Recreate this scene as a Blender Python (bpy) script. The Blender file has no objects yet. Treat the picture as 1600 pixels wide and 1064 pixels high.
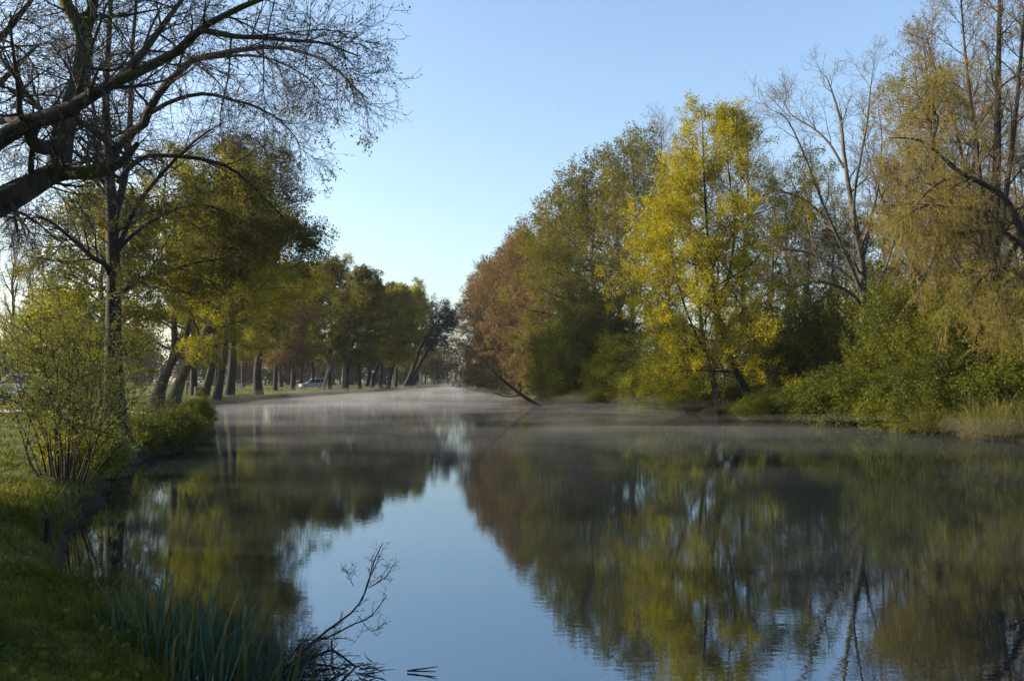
import bpy, math, random
import numpy as np

# ------------------------------------------------------------------ camera, sky, sun, exposure
SC = bpy.context.scene
F, CX, HY, CAMH = 1400.0, 800.0, 592.0, 2.3
SUN_EL, SUN_AZ = 18.0, -83.0          # azimuth measured from straight ahead (+Y), negative = to the left
cam_d = bpy.data.cameras.new("camera"); cam = bpy.data.objects.new("camera", cam_d)
SC.collection.objects.link(cam); SC.camera = cam
cam.location = (0, 0, CAMH); cam.rotation_euler = (math.radians(90), 0, 0)
cam_d.sensor_width = 36.0; cam_d.lens = 36.0 * F / 1600.0
cam_d.shift_y = (HY - 532.0) / 1600.0
cam_d.clip_start = 0.05; cam_d.clip_end = 20000.0

W = bpy.data.worlds.new("World"); SC.world = W; W.use_nodes = True
nt = W.node_tree; nt.nodes.clear()
wo = nt.nodes.new("ShaderNodeOutputWorld"); bg = nt.nodes.new("ShaderNodeBackground"); sky = nt.nodes.new("ShaderNodeTexSky")
sky.sky_type = 'NISHITA'; sky.sun_disc = False
sky.sun_elevation = math.radians(SUN_EL); sky.sun_rotation = math.radians(SUN_AZ)
sky.air_density = 1.0; sky.dust_density = 2.2; sky.ozone_density = 2.0
bg.inputs[1].default_value = 0.116
nt.links.new(sky.outputs[0], bg.inputs[0]); nt.links.new(bg.outputs[0], wo.inputs[0])

sun_d = bpy.data.lights.new("sun", 'SUN'); sun = bpy.data.objects.new("sun", sun_d); SC.collection.objects.link(sun)
sun_d.energy = 5.0; sun_d.angle = math.radians(0.55); sun_d.color = (1.0, 0.86, 0.66)
el, az = math.radians(SUN_EL), math.radians(SUN_AZ)
from mathutils import Vector
SUNV = Vector((math.sin(az) * math.cos(el), math.cos(az) * math.cos(el), math.sin(el)))
sun.rotation_euler = SUNV.to_track_quat('Z', 'Y').to_euler(); sun.location = SUNV * 60

SC.view_settings.view_transform = 'Standard'; SC.view_settings.look = 'None'
SC.view_settings.exposure = 1.5; SC.view_settings.gamma = 1.0
SC.render.engine = 'CYCLES'
cy = SC.cycles
cy.max_bounces = 6; cy.diffuse_bounces = 2; cy.glossy_bounces = 3; cy.transmission_bounces = 3
cy.volume_bounces = 0; cy.transparent_max_bounces = 6
cy.use_denoising = True; cy.sample_clamp_indirect = 4.0
cy.volume_max_steps = 64

# ------------------------------------------------------------------ helpers
def PW(px, py, D):
    """photo pixel at distance D -> a point of the place (used to take measurements)"""
    return ((px - CX) / F * D, D, CAMH + (HY - py) / F * D)

def link(o):
    SC.collection.objects.link(o); return o

def tag(o, label=None, cat=None, group=None, kind=None):
    if label: o["label"] = label
    if cat: o["category"] = cat
    if group: o["group"] = group
    if kind: o["kind"] = kind
    return o

def empty(name, loc, rz=0.0):
    o = bpy.data.objects.new(name, None); o.location = loc; o.rotation_euler = (0, 0, rz)
    o.empty_display_size = 0.3
    return link(o)

def np_mesh(name, V, Q, mats, mi=None, smooth=False):
    me = bpy.data.meshes.new(name)
    V = np.asarray(V, dtype=np.float32).reshape(-1, 3); Q = np.asarray(Q, dtype=np.int32)
    n, k = Q.shape
    me.vertices.add(len(V)); me.vertices.foreach_set("co", V.ravel())
    me.loops.add(n * k); me.loops.foreach_set("vertex_index", Q.ravel())
    me.polygons.add(n)
    me.polygons.foreach_set("loop_start", np.arange(n, dtype=np.int32) * k)
    me.polygons.foreach_set("loop_total", np.full(n, k, dtype=np.int32))
    for m in mats: me.materials.append(m)
    if mi is not None: me.polygons.foreach_set("material_index", np.asarray(mi, dtype=np.int32))
    me.polygons.foreach_set("use_smooth", np.full(n, bool(smooth)))
    me.update(calc_edges=True)
    return me

def add(name, me, parent=None, loc=None):
    o = bpy.data.objects.new(name, me)
    if parent is not None: o.parent = parent
    if loc is not None: o.location = loc
    return link(o)

class Geo:
    """collects quads for one mesh"""
    def __init__(s): s.V = []; s.Q = []; s.M = []; s.n = 0
    def put(s, V, Q, m=0):
        if len(V) == 0: return
        s.V.append(np.asarray(V, dtype=float).reshape(-1, 3)); s.Q.append(np.asarray(Q) + s.n)
        s.M.append(np.full(len(Q), m)); s.n += len(s.V[-1])
    def mesh(s, name, mats, smooth=False):
        return np_mesh(name, np.concatenate(s.V), np.concatenate(s.Q), mats, np.concatenate(s.M), smooth)

def nrm(v):
    return v / np.maximum(np.linalg.norm(v, axis=-1, keepdims=True), 1e-9)

def tubes(P, R, sides):
    N, S, _ = P.shape
    T = np.empty_like(P); T[:, 1:-1] = P[:, 2:] - P[:, :-2]; T[:, 0] = P[:, 1] - P[:, 0]; T[:, -1] = P[:, -1] - P[:, -2]
    T = nrm(T)
    mean = nrm(P[:, -1] - P[:, 0])
    ref = np.zeros((N, 3)); ref[np.arange(N), np.argmin(np.abs(mean), axis=1)] = 1.0
    U = nrm(np.cross(T, ref[:, None, :])); B = np.cross(T, U)
    a = np.arange(sides) / sides * 2 * math.pi
    ring = P[:, :, None, :] + R[:, :, None, None] * (np.cos(a)[None, None, :, None] * U[:, :, None, :] + np.sin(a)[None, None, :, None] * B[:, :, None, :])
    V = ring.reshape(-1, 3)
    n = np.arange(N)[:, None, None] * S * sides; s_ = np.arange(S - 1)[None, :, None] * sides; k = np.arange(sides)[None, None, :]
    k2 = (k + 1) % sides
    a0 = n + s_ + k; a1 = n + s_ + k2
    Q = np.stack([a0, a1, a1 + sides, a0 + sides], axis=-1).reshape(-1, 4)
    return V, Q

def catmull(pts, S):
    pts = np.asarray(pts, dtype=float)
    p = np.vstack([2 * pts[0] - pts[1], pts, 2 * pts[-1] - pts[-2]])
    n = len(pts) - 1
    t = np.linspace(0, n, S + 1); i = np.minimum(t.astype(int), n - 1); f = (t - i)[:, None]
    p0, p1, p2, p3 = p[i], p[i + 1], p[i + 2], p[i + 3]
    return 0.5 * (2 * p1 + (p2 - p0) * f + (2 * p0 - 5 * p1 + 4 * p2 - p3) * f ** 2 + (3 * p1 - p0 - 3 * p2 + p3) * f ** 3)

def vnoise(x, y, seed=0):
    xi = np.floor(x).astype(np.int64); yi = np.floor(y).astype(np.int64)
    fx = x - xi; fy = y - yi; fx = fx * fx * (3 - 2 * fx); fy = fy * fy * (3 - 2 * fy)
    def h(a, b):
        n = (a * 374761393 + b * 668265263 + seed * 974634777) & 0xffffffff
        n = ((n ^ (n >> 13)) * 1274126177) & 0xffffffff
        return ((n ^ (n >> 16)) & 0xffff) / 65535.0
    return (h(xi, yi) * (1 - fx) + h(xi + 1, yi) * fx) * (1 - fy) + (h(xi, yi + 1) * (1 - fx) + h(xi + 1, yi + 1) * fx) * fy

# ------------------------------------------------------------------ materials
def new_mat(name):
    m = bpy.data.materials.new(name); m.use_nodes = True
    t = m.node_tree; t.nodes.clear()
    out = t.nodes.new("ShaderNodeOutputMaterial")
    return m, t, out

def ramp(t, stops):
    r = t.nodes.new("ShaderNodeValToRGB"); e = r.color_ramp.elements
    e[0].position, e[0].color = stops[0][0], (*stops[0][1], 1)
    e[1].position, e[1].color = stops[1][0], (*stops[1][1], 1)
    for p, c in stops[2:]:
        q = e.new(p); q.color = (*c, 1)
    return r

def noise(t, scale, detail=3.0, coord='Object', rough=0.55, vec=None):
    n = t.nodes.new("ShaderNodeTexNoise"); n.inputs['Scale'].default_value = scale; n.inputs['Detail'].default_value = detail
    n.inputs['Roughness'].default_value = rough
    if vec is None:
        tc = t.nodes.new("ShaderNodeTexCoord"); vec = tc.outputs[coord]
    t.links.new(vec, n.inputs['Vector'])
    return n

def leaf_mat(name, c1, c2, c3, trans=0.38, scale=0.55, fine=9.0):
    """young leaves: three hues mixed by patches and by leaf, partly translucent"""
    m, t, out = new_mat(name)
    n1 = noise(t, scale, 2.0); n2 = noise(t, fine, 1.0)
    oi = t.nodes.new("ShaderNodeObjectInfo")
    a = t.nodes.new("ShaderNodeMath"); a.operation = 'MULTIPLY_ADD'; a.inputs[1].default_value = 0.7
    t.links.new(n1.outputs[0], a.inputs[0])
    b = t.nodes.new("ShaderNodeMath"); b.operation = 'MULTIPLY_ADD'; b.inputs[1].default_value = 0.45
    t.links.new(n2.outputs[0], b.inputs[0]); b.inputs[2].default_value = -0.12
    t.links.new(b.outputs[0], a.inputs[2])
    c = t.nodes.new("ShaderNodeMath"); c.operation = 'MULTIPLY_ADD'; c.inputs[1].default_value = 0.16
    t.links.new(oi.outputs['Random'], c.inputs[0]); t.links.new(a.outputs[0], c.inputs[2])
    r = ramp(t, [(0.32, c1), (0.78, c3), (0.55, c2)])
    t.links.new(c.outputs[0], r.inputs[0])
    d = t.nodes.new("ShaderNodeBsdfDiffuse"); tr = t.nodes.new("ShaderNodeBsdfTranslucent")
    t.links.new(r.outputs[0], d.inputs[0]); t.links.new(r.outputs[0], tr.inputs[0])
    mx = t.nodes.new("ShaderNodeMixShader"); mx.inputs[0].default_value = trans
    t.links.new(d.outputs[0], mx.inputs[1]); t.links.new(tr.outputs[0], mx.inputs[2])
    g = t.nodes.new("ShaderNodeBsdfGlossy"); g.inputs['Roughness'].default_value = 0.45; g.inputs[0].default_value = (0.8, 0.8, 0.8, 1)
    mg = t.nodes.new("ShaderNodeMixShader"); mg.inputs[0].default_value = 0.006
    t.links.new(mx.outputs[0], mg.inputs[1]); t.links.new(g.outputs[0], mg.inputs[2])
    t.links.new(mg.outputs[0], out.inputs[0])
    return m

def bark_mat(name, dark, light, moss=None, scale=6.0):
    m, t, out = new_mat(name)
    tc = t.nodes.new("ShaderNodeTexCoord"); mp = t.nodes.new("ShaderNodeMapping"); mp.inputs['Scale'].default_value = (1, 1, 0.22)
    t.links.new(tc.outputs['Object'], mp.inputs[0])
    n = noise(t, scale, 5.0, vec=mp.outputs[0], rough=0.65)
    r = ramp(t, [(0.35, dark), (0.68, light)])
    t.links.new(n.outputs[0], r.inputs[0]); col = r.outputs[0]
    if moss:
        n2 = noise(t, 1.3, 4.0); r2 = ramp(t, [(0.5, (0, 0, 0)), (0.62, (1, 1, 1))]); t.links.new(n2.outputs[0], r2.inputs[0])
        mx = t.nodes.new("ShaderNodeMixRGB"); mx.inputs[2].default_value = (*moss, 1)
        t.links.new(r2.outputs[0], mx.inputs[0]); t.links.new(col, mx.inputs[1]); col = mx.outputs[0]
    p = t.nodes.new("ShaderNodeBsdfPrincipled"); p.inputs['Roughness'].default_value = 0.9; p.inputs['Specular IOR Level'].default_value = 0.2
    t.links.new(col, p.inputs['Base Color'])
    b = t.nodes.new("ShaderNodeBump"); b.inputs['Strength'].default_value = 0.8; b.inputs['Distance'].default_value = 0.04
    t.links.new(n.outputs[0], b.inputs['Height']); t.links.new(b.outputs[0], p.inputs['Normal'])
    t.links.new(p.outputs[0], out.inputs[0])
    return m

def plain_mat(name, col, rough=0.6, metal=0.0, var=0.0, vscale=4.0, coat=0.0, alpha=None):
    m, t, out = new_mat(name)
    p = t.nodes.new("ShaderNodeBsdfPrincipled"); p.inputs['Roughness'].default_value = rough; p.inputs['Metallic'].default_value = metal
    p.inputs['Coat Weight'].default_value = coat
    n = noise(t, vscale, 4.0)
    r = ramp(t, [(0.3, tuple(c * (1 - var) for c in col)), (0.7, tuple(min(1, c * (1 + var)) for c in col))])
    t.links.new(n.outputs[0], r.inputs[0]); t.links.new(r.outputs[0], p.inputs['Base Color'])
    t.links.new(p.outputs[0], out.inputs[0])
    return m

M = {}
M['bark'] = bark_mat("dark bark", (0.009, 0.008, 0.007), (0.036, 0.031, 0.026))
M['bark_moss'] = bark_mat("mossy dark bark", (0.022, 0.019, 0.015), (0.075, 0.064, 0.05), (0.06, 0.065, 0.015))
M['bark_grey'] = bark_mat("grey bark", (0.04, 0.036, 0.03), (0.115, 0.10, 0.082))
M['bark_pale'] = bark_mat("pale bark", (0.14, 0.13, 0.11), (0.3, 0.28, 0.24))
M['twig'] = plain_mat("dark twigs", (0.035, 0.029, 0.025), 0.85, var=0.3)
M['twig_brown'] = plain_mat("brown twigs", (0.14, 0.095, 0.062), 0.85, var=0.35, vscale=0.7)
M['twig_grey'] = plain_mat("grey twigs", (0.10, 0.085, 0.07), 0.85, var=0.3, vscale=0.7)
M['twig_orange'] = plain_mat("ochre willow twigs", (0.13, 0.085, 0.022), 0.8, var=0.3, vscale=0.7)
M['leaf_yellow'] = leaf_mat("golden young leaves", (0.11, 0.105, 0.003), (0.29, 0.25, 0.005), (0.49, 0.395, 0.008))
M['leaf_yg'] = leaf_mat("yellow green leaves", (0.085, 0.09, 0.004), (0.20, 0.185, 0.006), (0.35, 0.30, 0.010), trans=0.5)
M['leaf_olive'] = leaf_mat("olive leaves", (0.055, 0.055, 0.007), (0.125, 0.117, 0.010), (0.21, 0.188, 0.014), trans=0.45)
M['leaf_olive_dark'] = leaf_mat("dark olive leaves", (0.04, 0.041, 0.007), (0.088, 0.083, 0.010), (0.155, 0.142, 0.014), trans=0.45)
M['leaf_brown'] = leaf_mat("russet buds", (0.075, 0.05, 0.02), (0.145, 0.095, 0.036), (0.23, 0.155, 0.058), trans=0.3)
M['leaf_green'] = leaf_mat("fresh green leaves", (0.028, 0.037, 0.004), (0.076, 0.088, 0.005), (0.17, 0.165, 0.008))
M['leaf_dark'] = leaf_mat("dark green leaves", (0.035, 0.046, 0.006), (0.08, 0.092, 0.008), (0.15, 0.15, 0.010))
M['leaf_willow'] = leaf_mat("pale willow leaves", (0.11, 0.125, 0.020), (0.20, 0.21, 0.034), (0.30, 0.295, 0.055))
M['leaf_pine'] = leaf_mat("dark needles", (0.012, 0.024, 0.014), (0.024, 0.04, 0.02), (0.04, 0.055, 0.026), trans=0.15)
M['leaf_bud'] = leaf_mat("bronze buds", (0.055, 0.048, 0.008), (0.11, 0.094, 0.010), (0.19, 0.158, 0.014), trans=0.35)
M['dry'] = leaf_mat("dry straw", (0.055, 0.06, 0.013), (0.105, 0.095, 0.024), (0.20, 0.165, 0.065), trans=0.3, scale=0.9)
M['iris'] = leaf_mat("blue green sword leaves", (0.022, 0.042, 0.022), (0.04, 0.075, 0.042), (0.09, 0.125, 0.075), trans=0.25, scale=2.5, fine=12)
M['haze_far'] = leaf_mat("far wood foliage", (0.04, 0.04, 0.014), (0.07, 0.065, 0.018), (0.11, 0.095, 0.022), scale=0.08)
M['grass'] = leaf_mat("grass blades", (0.025, 0.036, 0.006), (0.055, 0.070, 0.008), (0.16, 0.15, 0.025), trans=0.4, scale=0.6, fine=5)

# ------------------------------------------------------------------ the lie of the land
RIVER = [(1.0, -60), (1.1, -8), (0.75, 0), (-0.4, 3.2), (-1.6, 5.2), (-2.3, 6.6), (-3.4, 8.0), (-4.8, 9.7), (-5.55, 11.0), (-6.3, 12.6),
         (-7.2, 15.2), (-8.5, 18.6), (-9.9, 22.0), (-10.6, 26.0), (-11.6, 31.5), (-12.4, 35.5), (-12.75, 38.2), (-14.2, 40.0),
         (-18.0, 47.0), (-21.5, 56.0), (-23.9, 67.0), (-25.7, 80.5), (-26.1, 96.0), (-24.9, 110.0), (-23.8, 121.5), (-23.6, 146.0), (-22.4, 173.0), (-21.6, 195.0), (-20.5, 220.0), (-18.0, 262.0),
         (-12.0, 266.0), (-11.5, 232.0), (-8.5, 185.0), (-5.0, 150.0), (0.0, 112.0), (4.4, 88.0), (9.8, 72.0), (12.4, 57.5), (14.6, 46.5), (17.6, 39.2),
         (18.8, 34.0), (22.0, 27.0), (28.0, 15.0), (32.0, 0.0), (34.0, -60.0)]
poly = catmull([(a, b, 0) for a, b in RIVER], 260)[:, :2]

def river_sd(x, y):
    """distance to the shore, negative over the water"""
    x = np.asarray(x, dtype=float); y = np.asarray(y, dtype=float); sh = x.shape
    x = x.ravel(); y = y.ravel()
    best = np.full(x.shape, 1e18); inside = np.zeros(x.shape, dtype=bool)
    A = poly; B = np.roll(poly, -1, axis=0)
    for (ax, ay), (bx, by) in zip(A, B):
        dx, dy = bx - ax, by - ay; L2 = dx * dx + dy * dy + 1e-12
        t = np.clip(((x - ax) * dx + (y - ay) * dy) / L2, 0, 1)
        d2 = (x - ax - t * dx) ** 2 + (y - ay - t * dy) ** 2
        best = np.minimum(best, d2)
        if ay != by:
            c = ((ay > y) != (by > y)) & (x < (bx - ax) * (y - ay) / (by - ay) + ax)
            inside ^= c
    d = np.sqrt(best); d[inside] *= -1
    return d.reshape(sh)

def ground(x, y):
    x = np.asarray(x, dtype=float); y = np.asarray(y, dtype=float)
    d = river_sd(x, y) + 0.5 * (vnoise(x * 0.9, y * 0.9, 3) - 0.5) * np.clip(np.hypot(x, y) / 25, 0.25, 1) + 0.18 * (vnoise(x * 3.1, y * 3.1, 5) - 0.5)
    mid = np.interp(y, [-60, 0, 10, 40, 75, 115, 200, 262], [16, 16, 8, 2, -8, -14, -18, -18])
    bank = np.where(x < mid, 0.62, 0.42)
    up = bank * (1 - np.exp(-np.maximum(d, 0) / 0.45)) + 0.12 * (1 - np.exp(-np.maximum(d, 0) / 6))
    up += (0.05 * (vnoise(x * 0.7, y * 0.7, 1) - 0.5) + 0.10 * (vnoise(x * 0.15, y * 0.15, 2) - 0.5)) * np.clip(d, 0, 1)
    up += 0.05 * (vnoise(x * 2.6, y * 2.6, 9) - 0.5) * np.clip(d, 0, 1)
    return np.where(d > 0, up, np.maximum(d * 0.55, -1.3))

def gz(x, y): return float(ground(np.array([x]), np.array([y]))[0])

def make_ground():
    a_f = np.linspace(math.radians(-42), math.radians(42), 420)
    a_b = np.linspace(math.radians(42), math.radians(318), 90)[1:-1]
    ang = np.concatenate([a_f, a_b]); rad = np.concatenate([[0.4, 0.9], np.exp(np.linspace(math.log(1.5), math.log(520), 300))])
    A, R = np.meshgrid(ang, rad); X = np.sin(A) * R; Y = np.cos(A) * R
    Z = ground(X, Y)
    na, nr = len(ang), len(rad)
    V = np.stack([X, Y, Z], axis=-1).reshape(-1, 3); V = np.vstack([V, [[0, 0, gz(0, 0)]]])
    i = np.arange(nr - 1)[:, None] * na; j = np.arange(na)[None, :]; j2 = (j + 1) % na
    Q = np.stack([i + j, i + na + j, i + na + j2, i + j2], axis=-1).reshape(-1, 4)
    c = len(V) - 1
    k = np.arange(0, na - 1, 2)
    Qc = np.stack([np.full(len(k), c), k, k + 1, (k + 2) % na], axis=-1)
    m, t, out = new_mat("meadow ground")
    geo = t.nodes.new("ShaderNodeNewGeometry"); sep = t.nodes.new("ShaderNodeSeparateXYZ"); t.links.new(geo.outputs['Position'], sep.inputs[0])
    n1 = noise(t, 0.25, 4.0); n2 = noise(t, 4.0, 5.0)
    g = ramp(t, [(0.3, (0.04, 0.052, 0.010)), (0.7, (0.13, 0.135, 0.022)), (0.5, (0.08, 0.095, 0.014))]); t.links.new(n1.outputs[0], g.inputs[0])
    g2 = ramp(t, [(0.3, (0.6, 0.6, 0.6)), (0.7, (1.15, 1.1, 1.0))]); t.links.new(n2.outputs[0], g2.inputs[0])
    mul = t.nodes.new("ShaderNodeMixRGB"); mul.blend_type = 'MULTIPLY'; mul.inputs[0].default_value = 1.0
    t.links.new(g.outputs[0], mul.inputs[1]); t.links.new(g2.outputs[0], mul.inputs[2])
    ad = t.nodes.new("ShaderNodeMath"); ad.operation = 'MULTIPLY_ADD'; ad.inputs[1].default_value = 0.5
    t.links.new(n2.outputs[0], ad.inputs[0]); t.links.new(sep.outputs[2], ad.inputs[2])
    mr = ramp(t, [(0.42, (0, 0, 0)), (0.68, (1, 1, 1))]); t.links.new(ad.outputs[0], mr.inputs[0])
    mx = t.nodes.new("ShaderNodeMixRGB"); mx.inputs[1].default_value = (0.028, 0.022, 0.014, 1)
    t.links.new(mr.outputs[0], mx.inputs[0]); t.links.new(mul.outputs[0], mx.inputs[2])
    p = t.nodes.new("ShaderNodeBsdfPrincipled"); p.inputs['Roughness'].default_value = 0.95; p.inputs['Specular IOR Level'].default_value = 0.1
    t.links.new(mx.outputs[0], p.inputs['Base Color'])
    b = t.nodes.new("ShaderNodeBump"); b.inputs['Distance'].default_value = 0.06; b.inputs['Strength'].default_value = 0.7
    t.links.new(n2.outputs[0], b.inputs['Height']); t.links.new(b.outputs[0], p.inputs['Normal'])
    t.links.new(p.outputs[0], out.inputs[0])
    o = add("ground", np_mesh("ground", V, np.vstack([Q, Qc]), [m], smooth=True)); tag(o, "grassy river banks and meadow", "ground", kind='structure')

def make_water():
    V = [(-60, -70, 0), (60, -70, 0), (60, 300, 0), (-60, 300, 0)]
    m, t, out = new_mat("still river water")
    tc = t.nodes.new("ShaderNodeTexCoord")
    mp = t.nodes.new("ShaderNodeMapping"); mp.inputs['Scale'].default_value = (1.0, 2.6, 1); t.links.new(tc.outputs['Object'], mp.inputs[0])
    n1 = noise(t, 4.5, 2.0, vec=mp.outputs[0]); n2 = noise(t, 0.3, 2.0, vec=mp.outputs[0])
    mm = t.nodes.new("ShaderNodeMath"); mm.operation = 'MULTIPLY_ADD'; mm.inputs[1].default_value = 1.2
    t.links.new(n2.outputs[0], mm.inputs[0]); t.links.new(n1.outputs[0], mm.inputs[2])
    b = t.nodes.new("ShaderNodeBump"); b.inputs['Strength'].default_value = 1.0; b.inputs['Distance'].default_value = 0.0005
    t.links.new(mm.outputs[0], b.inputs['Height'])
    gl = t.nodes.new("ShaderNodeBsdfGlossy"); gl.inputs['Roughness'].default_value = 0.007; gl.inputs[0].default_value = (0.82, 0.92, 1.0, 1)
    df = t.nodes.new("ShaderNodeBsdfDiffuse"); df.inputs[0].default_value = (0.012, 0.015, 0.016, 1)
    t.links.new(b.outputs[0], gl.inputs['Normal'])
    fr = t.nodes.new("ShaderNodeFresnel"); fr.inputs[0].default_value = 4.6; 
    mx = t.nodes.new("ShaderNodeMixShader"); t.links.new(fr.outputs[0], mx.inputs[0])
    t.links.new(df.outputs[0], mx.inputs[1]); t.links.new(gl.outputs[0], mx.inputs[2]); t.links.new(mx.outputs[0], out.inputs[0])
    o = add("river", np_mesh("river", V, [[0, 1, 2, 3]], [m])); tag(o, "calm dark river mirroring the trees and sky", "river", kind='structure')

make_ground(); make_water()

# ------------------------------------------------------------------ growing trees
def grow(rng, P0, D0, L, R0, S, wander, trop, taper):
    N = len(P0); P = np.empty((N, S + 1, 3)); P[:, 0] = P0; D = nrm(D0)
    t0, t1 = trop if isinstance(trop, tuple) else (trop, trop)
    for s in range(S):
        D = D + rng.normal(0, wander, (N, 3)); D[:, 2] += t0 + (t1 - t0) * s / max(S - 1, 1); D = nrm(D)
        P[:, s + 1] = P[:, s] + D * (L / S)[:, None]
    R = R0[:, None] * (1 - np.linspace(0, 1, S + 1)[None, :] * (1 - taper))
    return P, R

def sprout(rng, P, R, k, t=(0.2, 1.0), L=(1, 2), shape=None, ang=55, angv=12, rf=0.55, S=4, w=0.12, trop=0.0, taper=0.25, rmin=0.004, bias=None, keep=None):
    N, S1, _ = P.shape; Sg = S1 - 1
    u = (np.arange(k)[None, :] + rng.random((N, k))) / k
    tt = t[0] + (t[1] - t[0]) * u
    x = np.minimum(tt * Sg, Sg - 1e-4); i = x.astype(int); f = x - i
    n = np.arange(N)[:, None]
    p = P[n, i] * (1 - f)[..., None] + P[n, i + 1] * f[..., None]
    T = nrm(P[n, i + 1] - P[n, i]); r = R[n, i] * (1 - f) + R[n, i + 1] * f
    ref = np.where(np.abs(T[..., 2:3]) < 0.9, np.array([0, 0, 1.0]), np.array([1.0, 0, 0]))
    U = nrm(np.cross(T, ref)); B = np.cross(T, U)
    ph = (np.arange(k)[None, :] * 2.399963 + rng.random((N, 1)) * 6.283 + rng.normal(0, 0.5, (N, k)))[..., None]
    if callable(ang): a = ang(tt)
    else: a = np.full(tt.shape, float(ang))
    a = np.radians(a + rng.normal(0, angv, tt.shape))[..., None]
    D = np.cos(a) * T + np.sin(a) * (np.cos(ph) * U + np.sin(ph) * B)
    if bias is not None: D = nrm(D + np.asarray(bias))
    Lc = rng.uniform(L[0], L[1], tt.shape)
    if shape is not None: Lc = Lc * shape(tt)
    else: Lc = Lc * (1.1 - 0.55 * u)
    p = p.reshape(-1, 3); D = D.reshape(-1, 3); Lc = Lc.ravel(); r = np.maximum(np.minimum(r.ravel() * rf, Lc * 0.035 + 0.003), rmin)
    if keep is not None:
        m = keep(rng, p, D, Lc); p, D, Lc, r = p[m], D[m], Lc[m], r[m]
    return grow(rng, p, D, Lc, r, S, w, trop, taper)

def leaves_on(rng, P, m, size, t=(0.15, 1.0), jit=0.05, droop=0.0, aspect=0.5, keep=1.0, zmax=None, xmin=None):
    N, S1, _ = P.shape; Sg = S1 - 1
    tt = rng.uniform(t[0], t[1], (N, m)); x = np.minimum(tt * Sg, Sg - 1e-4); i = x.astype(int); f = x - i; n = np.arange(N)[:, None]
    p = (P[n, i] * (1 - f)[..., None] + P[n, i + 1] * f[..., None]).reshape(-1, 3)
    if zmax is not None: p = p[(p[:, 2] + 0.5 * np.sin(p[:, 0] * 1.7) < zmax) & (p[:, 0] > xmin)]
    if keep < 1: p = p[rng.random(len(p)) < keep]
    K = len(p); p = p + rng.normal(0, jit, (K, 3))
    A = rng.normal(0, 1, (K, 3)); A[:, 2] -= droop; A = nrm(A)
    B = nrm(np.cross(A, rng.normal(0, 1, (K, 3)))); s = rng.uniform(0.6, 1.3, (K, 1)) * size
    C = nrm(np.cross(A, B)) * s * 0.10
    V = np.stack([p, p + A * s * 0.5 + B * s * aspect * 0.5 + C, p + A * s, p + A * s * 0.5 - B * s * aspect * 0.5 + C], axis=1).reshape(-1, 3)
    return V, np.arange(4 * K).reshape(-1, 4)

def build_tree(seed, stems, levels, leaf=None, split=1, bark='bark', twig='twig', leafm='leaf_yg', S0=14, flare=0.35, sides0=10):
    """stems: list of (points, r0, r1). Returns trunk mesh (stems + levels up to split) and crown mesh."""
    rng = np.random.default_rng(seed)
    P = np.stack([catmull(s[0], S0) for s in stems])
    tl = np.linspace(0, 1, S0 + 1)[None, :]
    R = np.array([[s[1]] for s in stems]) * (1 - tl) + np.array([[s[2]] for s in stems]) * tl
    fl = np.array([1.0 if (len(s) < 4 or s[3]) else 0.0 for s in stems])[:, None]
    R = R * (1 + fl * flare * np.exp(-tl * S0 * 0.9))
    gt, gc = Geo(), Geo()
    gt.put(*tubes(P, R, sides0))
    sl = [6, 5, 4, 3, 3]; lv = [(P, R)]
    for q, L in enumerate(levels):
        L = dict(L); src = L.pop('src', -1); sd = L.pop('sides', sl[min(q, 4)]); draw = L.pop('draw', True); use = L.pop('use', None)
        Pp, Rp = lv[src]
        if use: Pp, Rp = Pp[use[0]:use[1]], Rp[use[0]:use[1]]
        Pq, Rq = sprout(rng, Pp, Rp, **L)
        lv.append((Pq, Rq))
        if draw: (gt if q < split else gc).put(*tubes(Pq, Rq, sd), 0)
    for lf in (leaf or []):
        lf = dict(lf); src = lf.pop('src', -1)
        gc.put(*leaves_on(rng, lv[src][0], **lf), 1)
    return gt.mesh("trunk", [M[bark]], True), gc.mesh("crown", [M[twig], M[leafm]], False)

def auto_stem(rng, H, r, lean=(0, 0), wob=0.02, bend=0.0, tip=0.12):
    z = np.linspace(0, H, 7); t = z / H
    pts = [(lean[0] * tt * (1 - bend + bend * tt) + rng.normal(0, wob * H * 0.35) * (tt > 0), lean[1] * tt + rng.normal(0, wob * H * 0.35) * (tt > 0), zz - (0.25 if tt == 0 else 0)) for tt, zz in zip(t, z)]
    return (pts, r, r * tip)

def oval(peak=0.45, lo=0.35, hi=0.25, p=1.0):
    def f(t):
        a = np.where(t < peak, lo + (1 - lo) * np.sin(np.clip(t / peak, 0, 1) * math.pi / 2), hi + (1 - hi) * np.cos(np.clip((t - peak) / (1 - peak), 0, 1) * math.pi / 2) ** p)
        return a
    return f

def fullness(base_ang, top_ang):
    return lambda t: base_ang + (top_ang - base_ang) * t

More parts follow.
